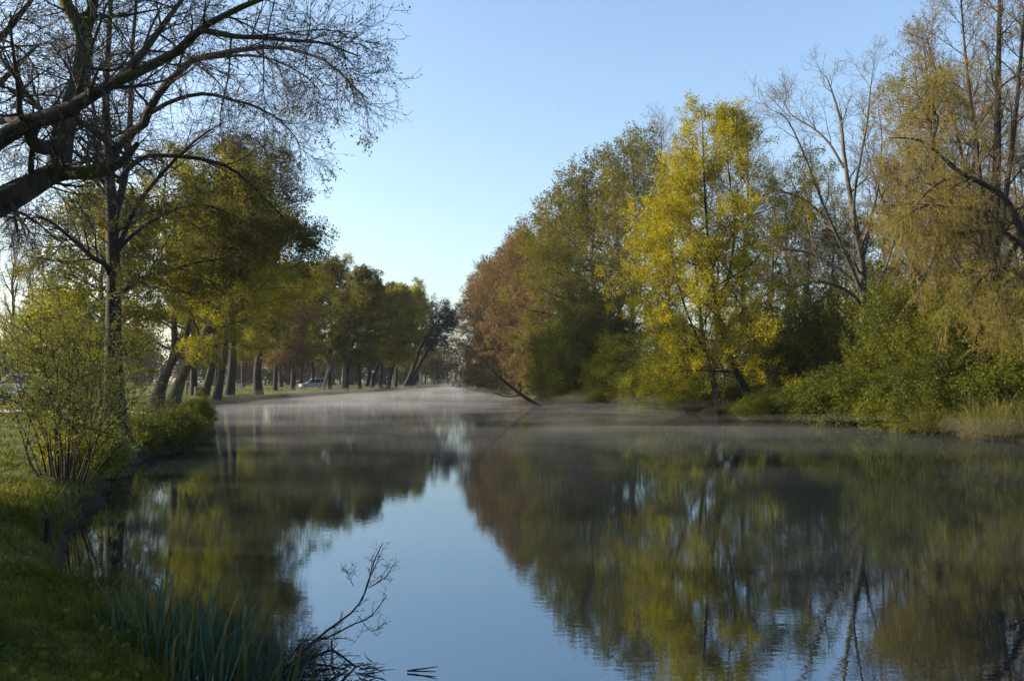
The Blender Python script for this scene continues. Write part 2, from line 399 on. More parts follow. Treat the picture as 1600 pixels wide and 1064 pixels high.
def leafy_tree(seed, H, Rw, r, clear=0.25, lean=(0, 0), k1=26, k2=10, k3=8, m=12, size=0.13, bark='bark', twig='twig', leafm='leaf_yg', peak=0.5, lo=0.45, hi=0.25, a0=80, a1=38, up=0.025, droop3=-0.03, bend=0.0, stems=None, bias=None, jit=0.10, aspect=0.55, keep=1.0, split=2):
    rng = np.random.default_rng(seed + 1000)
    st = stems or [auto_stem(rng, H * 0.97, r, lean, 0.03, bend)]
    sh = oval(peak, lo, hi)
    lev = [dict(k=k1, t=(clear, 0.99), L=(Rw * 0.8, Rw * 1.15), shape=lambda t: sh((t - clear) / (1 - clear)), ang=fullness(a0, a1), angv=9, rf=0.5, S=6, w=0.10, trop=up, taper=0.15, rmin=0.012, bias=bias),
           dict(k=k2, t=(0.15, 1.0), L=(Rw * 0.28, Rw * 0.5), ang=48, angv=14, rf=0.5, S=4, w=0.14, trop=up * 0.6, taper=0.2, rmin=0.007),
           dict(k=k3, t=(0.1, 1.0), L=(Rw * 0.11, Rw * 0.24), ang=50, angv=18, rf=0.6, S=3, w=0.18, trop=(0.0, droop3), taper=0.3, rmin=0.0045)]
    m = int(m * 1.5)
    lf = [dict(m=m, size=size, jit=jit, aspect=aspect, keep=keep), dict(src=-2, m=max(2, m // 2), size=size, t=(0.4, 1), jit=jit, keep=keep)] if m else []
    return build_tree(seed, st, lev, lf, split, bark, twig, leafm)

def bare_tree(seed, H, Rw, r, clear=0.2, lean=(0, 0), k1=20, k2=8, k3=6, k4=5, bark='bark_grey', twig='twig_grey', leafm='leaf_bud', m=0, size=0.07, a0=55, a1=22, up=0.09, peak=0.45, lo=0.5, hi=0.3, stems=None, droop=(-0.02, 0.06), tw=0.0055, split=2, lf4=1.0):
    rng = np.random.default_rng(seed + 2000)
    st = stems or [auto_stem(rng, H * 0.95, r, lean, 0.035)]
    sh = oval(peak, lo, hi)
    lev = [dict(k=k1, t=(clear, 0.99), L=(Rw * 0.8, Rw * 1.2), shape=lambda t: sh((t - clear) / (1 - clear)), ang=fullness(a0, a1), angv=9, rf=0.55, S=7, w=0.11, trop=up, taper=0.15, rmin=0.012),
           dict(k=k2, t=(0.15, 1.0), L=(Rw * 0.3, Rw * 0.55), ang=42, angv=13, rf=0.55, S=5, w=0.14, trop=up * 0.7, taper=0.2, rmin=0.008),
           dict(k=k3, t=(0.1, 1.0), L=(Rw * 0.13, Rw * 0.28), ang=42, angv=15, rf=0.6, S=4, w=0.15, trop=droop, taper=0.35, rmin=tw),
           dict(k=k4, t=(0.1, 1.0), L=(Rw * 0.05, Rw * 0.12) , ang=45, angv=15, rf=0.7, S=3, w=0.15, trop=droop, taper=0.5, rmin=tw * 0.8)]
    lf = [dict(m=m, size=size, jit=0.02)] if m else []
    return build_tree(seed, st, lev, lf, split, bark, twig, leafm)

def shrub(seed, H, Wd, n=14, k1=9, k2=7, m=14, size=0.12, bark='bark', twig='twig', leafm='leaf_green', spread=0.9, up=0.05, r=0.03, jit=0.12, aspect=0.55, t1=0.12, depth=None, droop=0.0, k3=0):
    rng = np.random.default_rng(seed + 3000); st = []
    depth = depth or Wd
    for i in range(n):
        a = i * 2.39996 + rng.normal(0, 0.3); q = math.sqrt((i + 0.5) / n) * spread
        tx, ty = math.cos(a) * q * Wd * 0.5 * 0.8, math.sin(a) * q * depth * 0.5 * 0.8
        h = H * (0.93 - 0.42 * q * q) * rng.uniform(0.66, 1.12)
        b = np.array([tx * 0.22, ty * 0.22, -0.15])
        pts = [b, b + np.array([tx * 0.2, ty * 0.2, h * 0.35]), b + np.array([tx * 0.45, ty * 0.45, h * 0.68]) + rng.normal(0, 0.05 * H, 3), np.array([tx * 0.9, ty * 0.9, h])]
        st.append((pts, r * rng.uniform(0.7, 1.2), r * 0.2))
    sz = max(H, Wd) * 0.5
    lev = [dict(k=k1, t=(t1, 1.0), L=(sz * 0.35, sz * 0.62), ang=52, angv=15, rf=0.6, S=4, w=0.14, trop=up, taper=0.25, rmin=0.008),
           dict(k=k2, t=(0.1, 1.0), L=(sz * 0.13, sz * 0.3), ang=50, angv=18, rf=0.6, S=3, w=0.17, trop=(0, droop), taper=0.3, rmin=0.0045)]
    if k3: lev.append(dict(k=k3, t=(0.1, 1.0), L=(sz * 0.08, sz * 0.16), ang=45, angv=18, rf=0.7, S=3, w=0.15, trop=(0, droop), taper=0.4, rmin=0.0035))
    lf = [dict(m=m, size=size, jit=jit, aspect=aspect)]
    return build_tree(seed, st, lev, lf, 1, bark, twig, leafm, S0=8, flare=0.1, sides0=6)

def plant(name, meshes, x, y, label, cat, group=None, rz=0.0, s=1.0, sz=None, z=None, parts=('trunk', 'crown')):
    zz = gz(x, y) if z is None else z
    o = empty(name, (x, y, zz - 0.03), rz); o.scale = (s, s, sz or s)
    tag(o, label, cat, group)
    add(parts[0], meshes[0], o); add(parts[1], meshes[1], o)
    return o

def copy_thing(o, x, y, label, rz=0.0, s=1.0, sz=None, group=None, z=None):
    c = o.copy(); link(c); c.location = (x, y, (gz(x, y) if z is None else z) - 0.03); c.rotation_euler = (0, 0, rz); c.scale = (s, s, sz or s)
    c["label"] = label
    if group: c["group"] = group
    elif "group" in c: del c["group"]
    for ch in list(o.children):
        d = ch.copy(); link(d); d.parent = c
    return c

def X(px, D): return (px - CX) / F * D
def HT(ytop, D): return CAMH + (HY - ytop) / F * D - 0.65
def loc(pts, base):
    return [(a - base[0], b - base[1], c - base[2]) for a, b, c in pts]

# ------------------------------------------------------------------ LEFT BANK: the near trees
def px_stems(base, items):
    """measured limbs: (list of (px, py, D), r0, r1, is_trunk)"""
    return [(loc([PW(*p) for p in pts], base), r0, r1, fl) for pts, r0, r1, fl in items]

# big ash whose trunk stands just beyond the frame, its mossy limb reaching in
B1 = (X(-150, 12), 12.0, gz(X(-150, 12), 12.0))
it = [([(-152, 800, 12), (-150, 650, 12), (-158, 500, 12), (-150, 380, 12), (-140, 220, 12.2), (-150, 60, 12.4), (-130, -160, 12.6)], 0.36, 0.12, True),
      ([(-150, 400, 12), (-80, 352, 11.9), (0, 316, 11.8), (45, 292, 11.8), (79, 273, 11.8), (112, 268, 11.7), (144, 271, 11.5), (184, 258, 11.2), (215, 225, 10.9)], 0.24, 0.03, False),
      ([(92, 272, 11.8), (94, 240, 11.9), (100, 205, 12.0), (112, 166, 12.1), (131, 88, 12.3), (127, 45, 12.4), (100, 0, 12.5), (86, -70, 12.7)], 0.165, 0.075, False),
      ([(129, 62, 12.35), (143, 20, 12.2), (152, -30, 12.0), (170, -120, 11.8)], 0.085, 0.03, False),
      ([(-148, 330, 12), (-70, 262, 11.5), (0, 219, 11.2), (44, 192, 11.1), (100, 175, 11.0), (144, 149, 10.9), (175, 131, 10.8), (227, 107, 10.6), (280, 79, 10.4), (315, 44, 10.2), (394, 4, 9.9), (450, -14, 9.7)], 0.13, 0.02, False),
      ([(312, 46, 10.2), (364, 57, 10.1), (405, 59, 10.0), (460, 64, 9.8), (505, 68, 9.7), (560, 88, 9.6)], 0.035, 0.008, False),
      ([(190, 124, 10.8), (225, 80, 11.2), (262, 30, 11.5), (300, -20, 11.8)], 0.06, 0.02, False),
      ([(-145, 200, 12.2), (-70, 120, 12.8), (0, 60, 13.2), (50, 0, 13.5)], 0.09, 0.03, False),
      ([(-140, 260, 12.1), (-60, 190, 13.0), (10, 120, 13.8), (60, 70, 14.4)], 0.08, 0.02, False),
      ([(60, 186, 11.1), (48, 215, 11.2), (66, 232, 11.4), (92, 225, 11.7)], 0.07, 0.09, False),
      ([(0, 190, 12.5), (18, 186, 11.8), (44, 192, 11.1)], 0.05, 0.05, False)]
tr1 = build_tree(11, px_stems(B1, it), [
    dict(k=12, t=(0.18, 0.97), use=(1, 9), L=(0.7, 1.9), shape=lambda t: 1.2 - 0.95 * t, ang=52, angv=16, rf=0.42, S=6, w=0.12, trop=(0.0, 0.03), taper=0.2, rmin=0.008),
    dict(k=7, t=(0.12, 1.0), L=(0.4, 0.95), ang=46, angv=16, rf=0.55, S=5, w=0.14, trop=(-0.06, 0.08), taper=0.3, rmin=0.0042),
    dict(k=6, t=(0.1, 1.0), L=(0.16, 0.46), ang=46, angv=18, rf=0.6, S=4, w=0.14, trop=(-0.12, 0.2), taper=0.5, rmin=0.0028),
    dict(k=2, t=(0.2, 0.95), L=(0.08, 0.22), ang=45, angv=18, rf=0.8, S=3, w=0.12, trop=(-0.1, 0.25), taper=0.6, rmin=0.0024)],
    [dict(m=1, size=0.034, jit=0.012, t=(0.6, 1.0), keep=0.6), dict(src=-2, m=1, size=0.036, jit=0.012, t=(0.7, 1.0))], 1, 'bark_moss', 'twig', 'leaf_bud', S0=18, flare=0.5)
plant('ash_tree', tr1, B1[0], B1[1], "big near tree entering from the upper left corner with a thick mossy horizontal limb", "tree", z=B1[2] + 0.03)

# tall ash with the dark trunk and the long limb arching over the river
D2 = 26.0; B2 = (X(181, D2), D2, gz(X(181, D2), D2))
def d(pts, dz=0.0, n=None):
    k = len(pts) - 1
    return [(a, b, D2 + dz * i / k) for i, (a, b) in enumerate(pts)]
it = [(d([(182, 690), (178, 600), (177, 520), (178, 440), (176, 380), (173, 300), (168, 220), (165, 150), (170, 60), (176, -50)], -0.6), 0.27, 0.05, True),
      (d([(174, 258), (182, 232), (196, 214), (224, 195), (233, 172), (255, 137), (281, 112), (303, 92), (342, 85), (396, 75), (444, 75), (479, 84), (517, 100), (543, 128), (575, 155)], -4.5), 0.15, 0.012, False),
      (d([(300, 94), (380, 87), (430, 95), (480, 122), (505, 150)], -1.0), 0.05, 0.01, False),
      (d([(230, 180), (270, 158), (319, 147), (364, 157), (396, 166), (437, 188), (466, 222), (470, 252)], 2.5), 0.07, 0.008, False),
      (d([(180, 475), (190, 456), (222, 434), (260, 425), (310, 410), (365, 402)], 2.0), 0.11, 0.015, False),
      (d([(178, 450), (166, 416), (144, 402), (105, 367), (66, 341), (15, 346)], -2.5), 0.10, 0.012, False),
      (d([(176, 440), (155, 398), (118, 384), (70, 386), (25, 372)], 2.5), 0.07, 0.012, False),
      (d([(185, 285), (210, 255), (250, 243), (350, 258), (415, 312), (455, 355), (480, 385)], 3.0), 0.09, 0.012, False),
      (d([(178, 345), (196, 270), (203, 190), (206, 90), (216, -30)], 1.5), 0.12, 0.04, False),
      (d([(175, 340), (160, 255), (148, 180), (130, 90), (118, 0)], 1.8), 0.09, 0.03, False),
      (d([(178, 400), (215, 320), (262, 262), (312, 215), (352, 190)], 2.5), 0.09, 0.015, False),
      (d([(174, 300), (120, 240), (70, 220), (10, 215)], -1.5), 0.07, 0.012, False),
      (d([(178, 395), (230, 350), (300, 320), (360, 335), (410, 365)], 3.2), 0.07, 0.012, False)]
tr2 = build_tree(12, px_stems(B2, it), [
    dict(k=12, t=(0.28, 0.98), L=(1.1, 2.9), shape=lambda t: 1.15 - 0.85 * t, ang=48, angv=15, rf=0.42, S=6, w=0.12, trop=(0.0, -0.02), taper=0.2, rmin=0.012),
    dict(k=7, t=(0.12, 1.0), L=(0.6, 1.5), ang=45, angv=16, rf=0.55, S=5, w=0.14, trop=(-0.10, 0.03), taper=0.3, rmin=0.0075),
    dict(k=6, t=(0.1, 1.0), L=(0.3, 0.8), ang=45, angv=18, rf=0.6, S=5, w=0.12, trop=(-0.16, 0.22), taper=0.5, rmin=0.005),
    dict(k=2, t=(0.15, 0.95), L=(0.18, 0.42), ang=45, angv=18, rf=0.8, S=3, w=0.12, trop=(-0.14, 0.3), taper=0.6, rmin=0.0042)],
    [dict(m=1, size=0.05, jit=0.015, t=(0.7, 1.0), keep=0.3), dict(src=-2, m=1, size=0.05, jit=0.015, t=(0.8, 1.0), keep=0.4), dict(m=8, size=0.08, jit=0.06, zmax=8.1, xmin=0.5), dict(src=-2, m=6, size=0.08, jit=0.05, zmax=7.9, xmin=0.4)], 1, 'bark', 'twig', 'leaf_olive_dark', S0=18, flare=0.7)
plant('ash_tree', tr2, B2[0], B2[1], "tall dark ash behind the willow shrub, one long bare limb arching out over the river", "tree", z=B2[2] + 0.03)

# mossy leaning pair of trunks with the yellow green crown
D3 = 59.0; B3 = (X(255, D3), D3, gz(X(255, D3), D3))
def d3(pts, dz=0.0): return [(a, b, D3 + dz * i / (len(pts) - 1)) for i, (a, b) in enumerate(pts)]
it = [(d3([(243, 634), (256, 592), (268, 566), (273, 535), (270, 470), (262, 400), (255, 330), (262, 250)], 3), 0.34, 0.05, True),
      (d3([(270, 633), (283, 592), (300, 560), (318, 525), (345, 475), (372, 415), (388, 345), (384, 285)], -3), 0.34, 0.05, True),
      (d3([(268, 568), (288, 535), (296, 500), (302, 430), (312, 350), (305, 275)], 1), 0.24, 0.05, False),
      (d3([(322, 520), (350, 505), (390, 470), (425, 425), (440, 380)], 2), 0.16, 0.03, False)]
tr3 = build_tree(13, px_stems(B3, it), [
    dict(k=17, t=(0.3, 0.99), L=(2.4, 5.2), ang=fullness(72, 38), angv=12, rf=0.42, S=6, w=0.11, trop=(0.02, 0.04), taper=0.2, rmin=0.02),
    dict(k=8, t=(0.15, 1.0), L=(0.9, 2.0), ang=48, angv=15, rf=0.5, S=4, w=0.14, trop=0.0, taper=0.2, rmin=0.01),
    dict(k=7, t=(0.1, 1.0), L=(0.4, 1.0), ang=48, angv=18, rf=0.6, S=3, w=0.16, trop=-0.06, taper=0.3, rmin=0.006)],
    [dict(m=26, size=0.13, jit=0.13), dict(src=-2, m=10, size=0.13, t=(0.4, 1), jit=0.1)], 2, 'bark_moss', 'twig', 'leaf_yg', S0=14, flare=0.6)
plant('leaning_tree', tr3, B3[0], B3[1], "pair of mossy trunks leaning right over the lawn under a bright yellow green crown", "tree", z=B3[2] + 0.03)

def H_at(x, y, ytop): return CAMH + (HY - ytop) / F * y - gz(x, y)

def tree_px(name, px, D, ytop, fn, label, group=None, **kw):
    x = X(px, D); H = H_at(x, D, ytop)
    return plant(name, fn(H=H, **kw), x, D, label, "tree", group)

tree_px('maple_tree', 165, 50, 335, leafy_tree, "round yellow green tree behind the tall dark ash trunk", seed=21, Rw=4.6, r=0.25, clear=0.22, m=13, size=0.15, leafm='leaf_yg', k1=30)
tree_px('maple_tree', 105, 62, 495, leafy_tree, "low light green tree beyond the willow shrub at the far left", seed=22, Rw=4.2, r=0.2, clear=0.15, m=12, size=0.15, leafm='leaf_willow', k1=26)
tree_px('lime_tree', 338, 80, 238, leafy_tree, "tall dark olive crown leaning right above the lawn, behind the leaning mossy trunks", seed=23, Rw=5.8, r=0.34, clear=0.34, m=11, size=0.15, leafm='leaf_olive_dark', k1=38, lean=(3.8, 0), peak=0.45, hi=0.45)
tree_px('lime_tree', 318, 86, 255, leafy_tree, "olive tree whose trunk leans right beside the dark stump", seed=24, Rw=5.8, hi=0.45, r=0.38, clear=0.36, m=12, size=0.18, leafm='leaf_olive', k1=32, lean=(2.6, 0))
tree_px('lime_tree', 303, 88, 330, leafy_tree, "straight grey trunk between the mossy pair and the dark stump", seed=25, Rw=4.6, r=0.34, clear=0.4, m=11, size=0.18, leafm='leaf_yg', k1=28)
tree_px('lime_tree', 358, 91, 300, leafy_tree, "twin looking thick trunk right of the stump under hanging yellow leaves", seed=26, Rw=5.2, r=0.45, clear=0.34, m=12, size=0.18, leafm='leaf_yg', k1=30, lean=(0.9, 0))
t_row = tree_px('lime_tree', 404, 98, 405, leafy_tree, "thick dark trunk at the lawn's edge where the bank curves right", seed=27, Rw=5.0, r=0.48, clear=0.3, m=11, size=0.18, leafm='leaf_yg', k1=30)
# bare trees against the pale sky at the far left
tb = tree_px('bare_tree', 18, 82, 335, bare_tree, "bare pale tree against the bright sky at the left edge", seed=31, Rw=3.6, r=0.24, k1=22)
copy_thing(tb, X(48, 96), 96, "slimmer bare tree standing right of the bare pale tree at the left edge", 2.1, 0.98)
copy_thing(tb, X(-25, 76), 76, "bare tree mostly cut off by the left edge, only its right twigs showing", 4.1, 0.95)

# the row of trees along the far left bank
rowA = leafy_tree(seed=41, H=18, Rw=4.6, r=0.27, clear=0.2, m=9, size=0.24, leafm='leaf_olive', k1=30, twig='twig_brown', keep=0.85)
rowB = leafy_tree(seed=42, H=18, Rw=4.4, r=0.27, clear=0.22, m=8, size=0.24, leafm='leaf_olive_dark', k1=28, lean=(2.0, 0.3), twig='twig_brown', keep=0.8)
rowC = leafy_tree(seed=43, H=18, Rw=4.8, r=0.26, clear=0.15, m=8, size=0.22, leafm='leaf_brown', k1=28, twig='twig_brown', lean=(0.8, 0))
rowD = leafy_tree(seed=44, H=18, Rw=4.8, r=0.36, clear=0.28, m=10, size=0.22, leafm='leaf_yg', k1=28, lean=(4.6, 0), twig='twig_brown')
protos = {}
GRP = "trees in a row along the far left bank"
def row(kind, px, D, ytop, label, rz=0.0, wide=1.0, name='lime_tree'):
    x = X(px, D); s = H_at(x, D, ytop) / 18.0
    if kind not in protos:
        protos[kind] = plant(name, {'A': rowA, 'B': rowB, 'C': rowC, 'D': rowD}[kind], x, D, label, "tree", GRP, rz, s * wide * 1.2, s)
        return protos[kind]
    return copy_thing(protos[kind], x, D, label, rz, s * wide * 1.2, s, GRP)
row('A', 345, 128, 420, "slim tree far back on the lawn, left of a second slim one", 0.3, 0.8)
row('A', 337, 133, 425, "thin small trunk furthest left of two thin trunks on the sunny lawn", 2.2, 0.7)
row('A', 380, 178, 440, "distant trunk by the grey litter bin on the sunlit lawn", 4.0)
row('C', 430, 118, 425, "russet budded tree in the far row, next right of the thick dark trunk", 0.0)
row('A', 457, 123, 418, "olive tree in the far row just left of the parked blue car", 1.1)
row('B', 470, 147, 428, "dark olive tree straight behind the nose of the parked blue car", 0.2)
row('C', 487, 158, 420, "russet tree right behind the parked blue car", 2.6, 0.9)
row('A', 515, 137, 412, "olive trunk at the tail of the parked blue car", 5.1)
row('B', 541, 131, 425, "trunk with spreading foot to the right of the pale leaning trunk", 0.15)
row('A', 562, 148, 445, "straight dark trunk midway along the far row", 3.3, 0.9)
row('C', 573, 175, 448, "russet tree in the second rank beside the white lamp", 1.0)
row('D', 580, 160, 455, "leaning trunk just right of the white lamp", 0.1, 0.9)
row('B', 594, 165, 450, "first of two slanting trunks right of the white lamp's tree", 0.1, 0.9)
row('D', 606, 170, 458, "second of two slanting trunks near the end of the far row", -0.1, 0.85)
row('A', 618, 186, 452, "upright olive tree behind the last slanting trunks of the far row", 2.0)
row('C', 645, 215, 470, "russet hazy tree at the far end of the left bank", 0.4)
row('A', 402, 150, 430, "tree in the second rank behind the thick dark trunk of the lawn's edge", 0.9)
row('B', 440, 170, 440, "dark tree deep in the second rank, seen between russet and olive crowns", 1.9)
# pale thin trees of the row
pale = leafy_tree(seed=45, H=20, Rw=2.6, r=0.22, clear=0.3, m=3, size=0.14, leafm='leaf_willow', k1=26, bark='bark_pale', twig='twig_grey', a0=45, a1=22, lean=(0.5, 0))
x = X(535, 150); tp = plant('poplar_tree', pale, x, 150, "pale slim almost bare tree rising above the far left row", "tree", None, 0.0, H_at(x, 150, 395) / 20)
x = X(658, 232); copy_thing(tp, x, 232, "pale feathery treetop standing above the dark pine at the river bend", 2.0, H_at(x, 232, 433) / 20 * 1.15, H_at(x, 232, 433) / 20)
D = 132.0; x = X(505, D); b = (x, D, gz(x, D))
st = [(loc([PW(*p) for p in [(504, 612, D), (511, 585, D), (521, 560, D), (535, 508, D), (564, 480, D), (585, 455, D)]], b), 0.26, 0.06)]
plant('leaning_tree', leafy_tree(seed=46, H=15, Rw=3.0, r=0.3, clear=0.45, m=9, size=0.2, leafm='leaf_yg', k1=22, bark='bark_pale', stems=st), x, D, "pale slender trunk leaning far to the right beside the blue car", "tree")
# dark pine leaning over the bend
D = 190.0; x = X(634, D); b = (x, D, gz(x, D))
st = [(loc([PW(*p) for p in [(632, 608, D), (646, 575, D), (656, 545, D), (672, 515, D), (690, 495, D)]], b), 0.55, 0.12),
      (loc([PW(*p) for p in [(638, 608, D), (655, 570, D + 1), (674, 538, D + 2), (688, 515, D + 2), (700, 500, D + 2)]], b), 0.5, 0.1)]
plant('pine_tree', leafy_tree(seed=47, H=14, Rw=5.4, r=0.5, clear=0.4, m=7, size=0.26, leafm='leaf_pine', k1=22, k2=7, k3=6, stems=st, peak=0.7, lo=0.5, hi=0.7, a0=60, a1=45, jit=0.2), x, D, "dark pine with slanting trunks at the end of the left bank by the bend", "tree")

# willow shrub, bank bramble, clipped bush
x, y = X(100, 16.5), 16.5
x = min(x, -8.25)
wl = shrub(51, 3.75, 4.2, n=30, k1=8, k2=6, m=13, size=0.05, bark='bark', twig='twig', leafm='leaf_willow', spread=1.0, up=0.06, r=0.016, jit=0.025, aspect=0.38, t1=0.3, k3=0)
plant('willow_shrub', wl, x, y, "many stemmed pale green willow shrub at the water's edge", "shrub", parts=('stem', 'foliage'))
wl2 = shrub(52, 1.15, 1.5, n=12, k1=8, k2=6, m=9, size=0.06, leafm='leaf_yg', r=0.012, jit=0.03, spread=1.1)
plant('low_shrub', wl2, -9.1, 18.4, "low sprawling yellow leaved shrub at the foot of the willow shrub", "shrub", parts=('stem', 'foliage'))
br = shrub(53, 0.8, 2.8, n=20, k1=9, k2=7, m=10, size=0.075, leafm='leaf_dark', r=0.014, jit=0.06, spread=1.1, t1=0.05)
bo = plant('bramble', br, -11.3, 27.6, "tangled green bramble along the bank right of the willow shrub", "shrub", parts=('stem', 'foliage'))
copy_thing(bo, -11.95, 31.5, "second bramble mound further along the bank, before the clipped dark bush", 2.0, 1.05)
bg_ = shrub(56, 1.55, 1.9, n=20, k1=9, k2=6, m=12, size=0.065, leafm='leaf_willow', r=0.012, jit=0.05, spread=1.0, t1=0.15)
plant('low_shrub', bg_, -9.75, 21.0, "leafy yellow green bush hiding the foot of the tall dark ash", "shrub", parts=('stem', 'foliage'))
ck = shrub(54, 1.35, 1.9, n=26, k1=9, k2=7, m=16, size=0.07, leafm='leaf_dark', r=0.015, jit=0.06, spread=1.0, t1=0.03)
plant('round_bush', ck, -13.1, 37.2, "dense dark bush rounding off the tip of the left bank", "shrub", z=0.28, parts=('stem', 'foliage'))

# unseen trees added beyond the frame on the left to shade the near bank
sh1 = leafy_tree(seed=61, H=15, Rw=4.8, r=0.32, clear=0.2, m=11, size=0.2, leafm='leaf_olive', k1=30)
o = plant('lime_tree', sh1, -25, 11.0, "unseen leafy tree added beyond the left edge to shade the near bank", "tree", "shade trees left of the frame")
for (xx, yy, rz) in ((-18, 7.5, 2.0), (-17, 1.0, 1.0), (-27, 4.0, 3.0), (-15, -6.0, 5.0), (-35, 8.0, 0.6)):
    copy_thing(o, xx, yy, "unseen leafy tree added beyond the left edge to shade the near bank", rz, 1.0, group="shade trees left of the frame")

# ------------------------------------------------------------------ RIGHT BANK
# golden tree, two stems from the water's edge
D5 = 55.5; B5 = (X(1150, D5), D5, gz(X(1150, D5), D5))
def d5(pts, dz=0.0): return [(a, b, D5 + dz * i / (len(pts) - 1)) for i, (a, b) in enumerate(pts)]
it = [(d5([(1180, 652), (1166, 612), (1148, 575), (1132, 525), (1120, 480), (1109, 400), (1101, 300), (1098, 190)], -1.5), 0.27, 0.03, True),
      (d5([(1127, 660), (1118, 615), (1106, 570), (1096, 510), (1088, 430), (1078, 350), (1070, 280)], 1.5), 0.2, 0.03, True),
      (d5([(1121, 485), (1140, 425), (1148, 350), (1140, 280), (1133, 215)], 1.0), 0.12, 0.02, False),
      (d5([(1129, 655), (1118, 600), (1098, 545), (1070, 480), (1052, 410), (1044, 350)], -1.0), 0.12, 0.02, False)]
sh5 = lambda t: np.interp(t, [0.0, 0.15, 0.35, 0.6, 0.8, 1.0], [0.40, 0.72, 1.0, 1.0, 0.78, 0.30])
tr5 = build_tree(15, px_stems(B5, it), [
    dict(k=24, t=(0.24, 0.99), L=(4.2, 6.1), shape=sh5, ang=fullness(86, 40), angv=10, rf=0.4, S=6, w=0.10, trop=(0.02, 0.03), taper=0.18, rmin=0.015),
    dict(k=10, t=(0.15, 1.0), L=(1.0, 2.1), ang=52, angv=15, rf=0.5, S=4, w=0.14, trop=0.02, taper=0.2, rmin=0.008),
    dict(k=7, t=(0.1, 1.0), L=(0.4, 1.0), ang=48, angv=18, rf=0.6, S=3, w=0.16, trop=0.0, taper=0.3, rmin=0.005)],
    [dict(m=22, size=0.105, jit=0.11, aspect=0.65), dict(src=-2, m=8, size=0.105, t=(0.4, 1), jit=0.08, aspect=0.65)], 2, 'bark', 'twig', 'leaf_yellow', S0=14, flare=0.5)
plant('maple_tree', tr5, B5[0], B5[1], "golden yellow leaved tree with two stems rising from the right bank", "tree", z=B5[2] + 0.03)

# bare oak like tree right of it
D6 = 60.0; B6 = (X(1348, D6), D6, gz(X(1348, D6), D6))
def d6(pts, dz=0.0): return [(a, b, D6 + dz * i / (len(pts) - 1)) for i, (a, b) in enumerate(pts)]
it = [(d6([(1352, 655), (1350, 560), (1349, 470), (1346, 395), (1330, 316), (1318, 237), (1314, 190), (1298, 138), (1290, 118)], 0), 0.31, 0.02, True),
      (d6([(1346, 410), (1334, 340), (1338, 284), (1354, 197), (1360, 140), (1366, 95)], -2), 0.14, 0.015, False),
      (d6([(1348, 460), (1320, 395), (1290, 330), (1267, 268), (1232, 190), (1205, 172)], -3), 0.15, 0.015, False),
      (d6([(1300, 352), (1262, 316), (1225, 300), (1185, 290)], -2), 0.12, 0.02, False),
      (d6([(1318, 262), (1296, 225), (1271, 201), (1235, 178), (1222, 150)], 2), 0.1, 0.015, False),
      (d6([(1346, 390), (1364, 330), (1372, 290), (1378, 221), (1372, 165)], 3), 0.12, 0.02, False),
      (d6([(1349, 480), (1325, 455), (1280, 440), (1235, 448), (1200, 430)], -3), 0.14, 0.02, False),
      (d6([(1349, 455), (1310, 420), (1262, 395), (1215, 385), (1185, 360)], 2), 0.13, 0.02, False),
      (d6([(1350, 500), (1390, 400), (1405, 320), (1400, 260)], 2.5), 0.13, 0.02, False),
      (d6([(1350, 520), (1300, 470), (1275, 400), (1262, 340), (1250, 260)], 3.5), 0.11, 0.02, False)]
tr6 = build_tree(16, px_stems(B6, it), [
    dict(k=12, t=(0.22, 1.0), L=(1.6, 3.8), ang=42, angv=14, rf=0.5, S=7, w=0.14, trop=(0.05, 0.1), taper=0.15, rmin=0.018),
    dict(k=7, t=(0.15, 1.0), L=(0.8, 1.9), ang=42, angv=14, rf=0.55, S=5, w=0.15, trop=0.05, taper=0.2, rmin=0.011),
    dict(k=5, t=(0.12, 1.0), L=(0.35, 0.9), ang=42, angv=15, rf=0.6, S=4, w=0.15, trop=0.03, taper=0.4, rmin=0.0075),
    dict(k=2, t=(0.12, 1.0), L=(0.15, 0.4), ang=42, angv=15, rf=0.7, S=3, w=0.15, trop=0.03, taper=0.5, rmin=0.006)],
    [dict(m=1, size=0.05, jit=0.02, keep=0.2)], 2, 'bark_grey', 'twig_grey', 'leaf_bud', S0=16, flare=0.5)
plant('bare_tree', tr6, B6[0], B6[1], "wide bare tree with crooked grey limbs right of the golden tree", "tree", z=B6[2] + 0.03)

# tall fine twigged tree at the right edge
D7 = 46.0; B7 = (X(1556, D7), D7, gz(X(1556, D7), D7))
def d7(pts, dz=0.0): return [(a, b, D7 + dz * i / (len(pts) - 1)) for i, (a, b) in enumerate(pts)]
it = [(d7([(1560, 668), (1556, 560), (1554, 400), (1558, 250), (1560, 120), (1562, 0), (1565, -90)], 1), 0.34, 0.04, True),
      (d7([(1555, 430), (1538, 330), (1522, 200), (1508, 80), (1500, -20)], -1), 0.16, 0.03, False),
      (d7([(1555, 470), (1535, 390), (1515, 300), (1490, 190), (1462, 110), (1448, 60)], 1.5), 0.14, 0.02, False),
      (d7([(1556, 400), (1575, 280), (1590, 150), (1600, 30), (1610, -60)], -1), 0.16, 0.03, False),
      (d7([(1556, 500), (1500, 420), (1455, 330), (1420, 240), (1402, 150)], 2.0), 0.13, 0.02, False),
      (d7([(1557, 450), (1600, 350), (1640, 220), (1660, 100)], 2.0), 0.16, 0.03, False)]
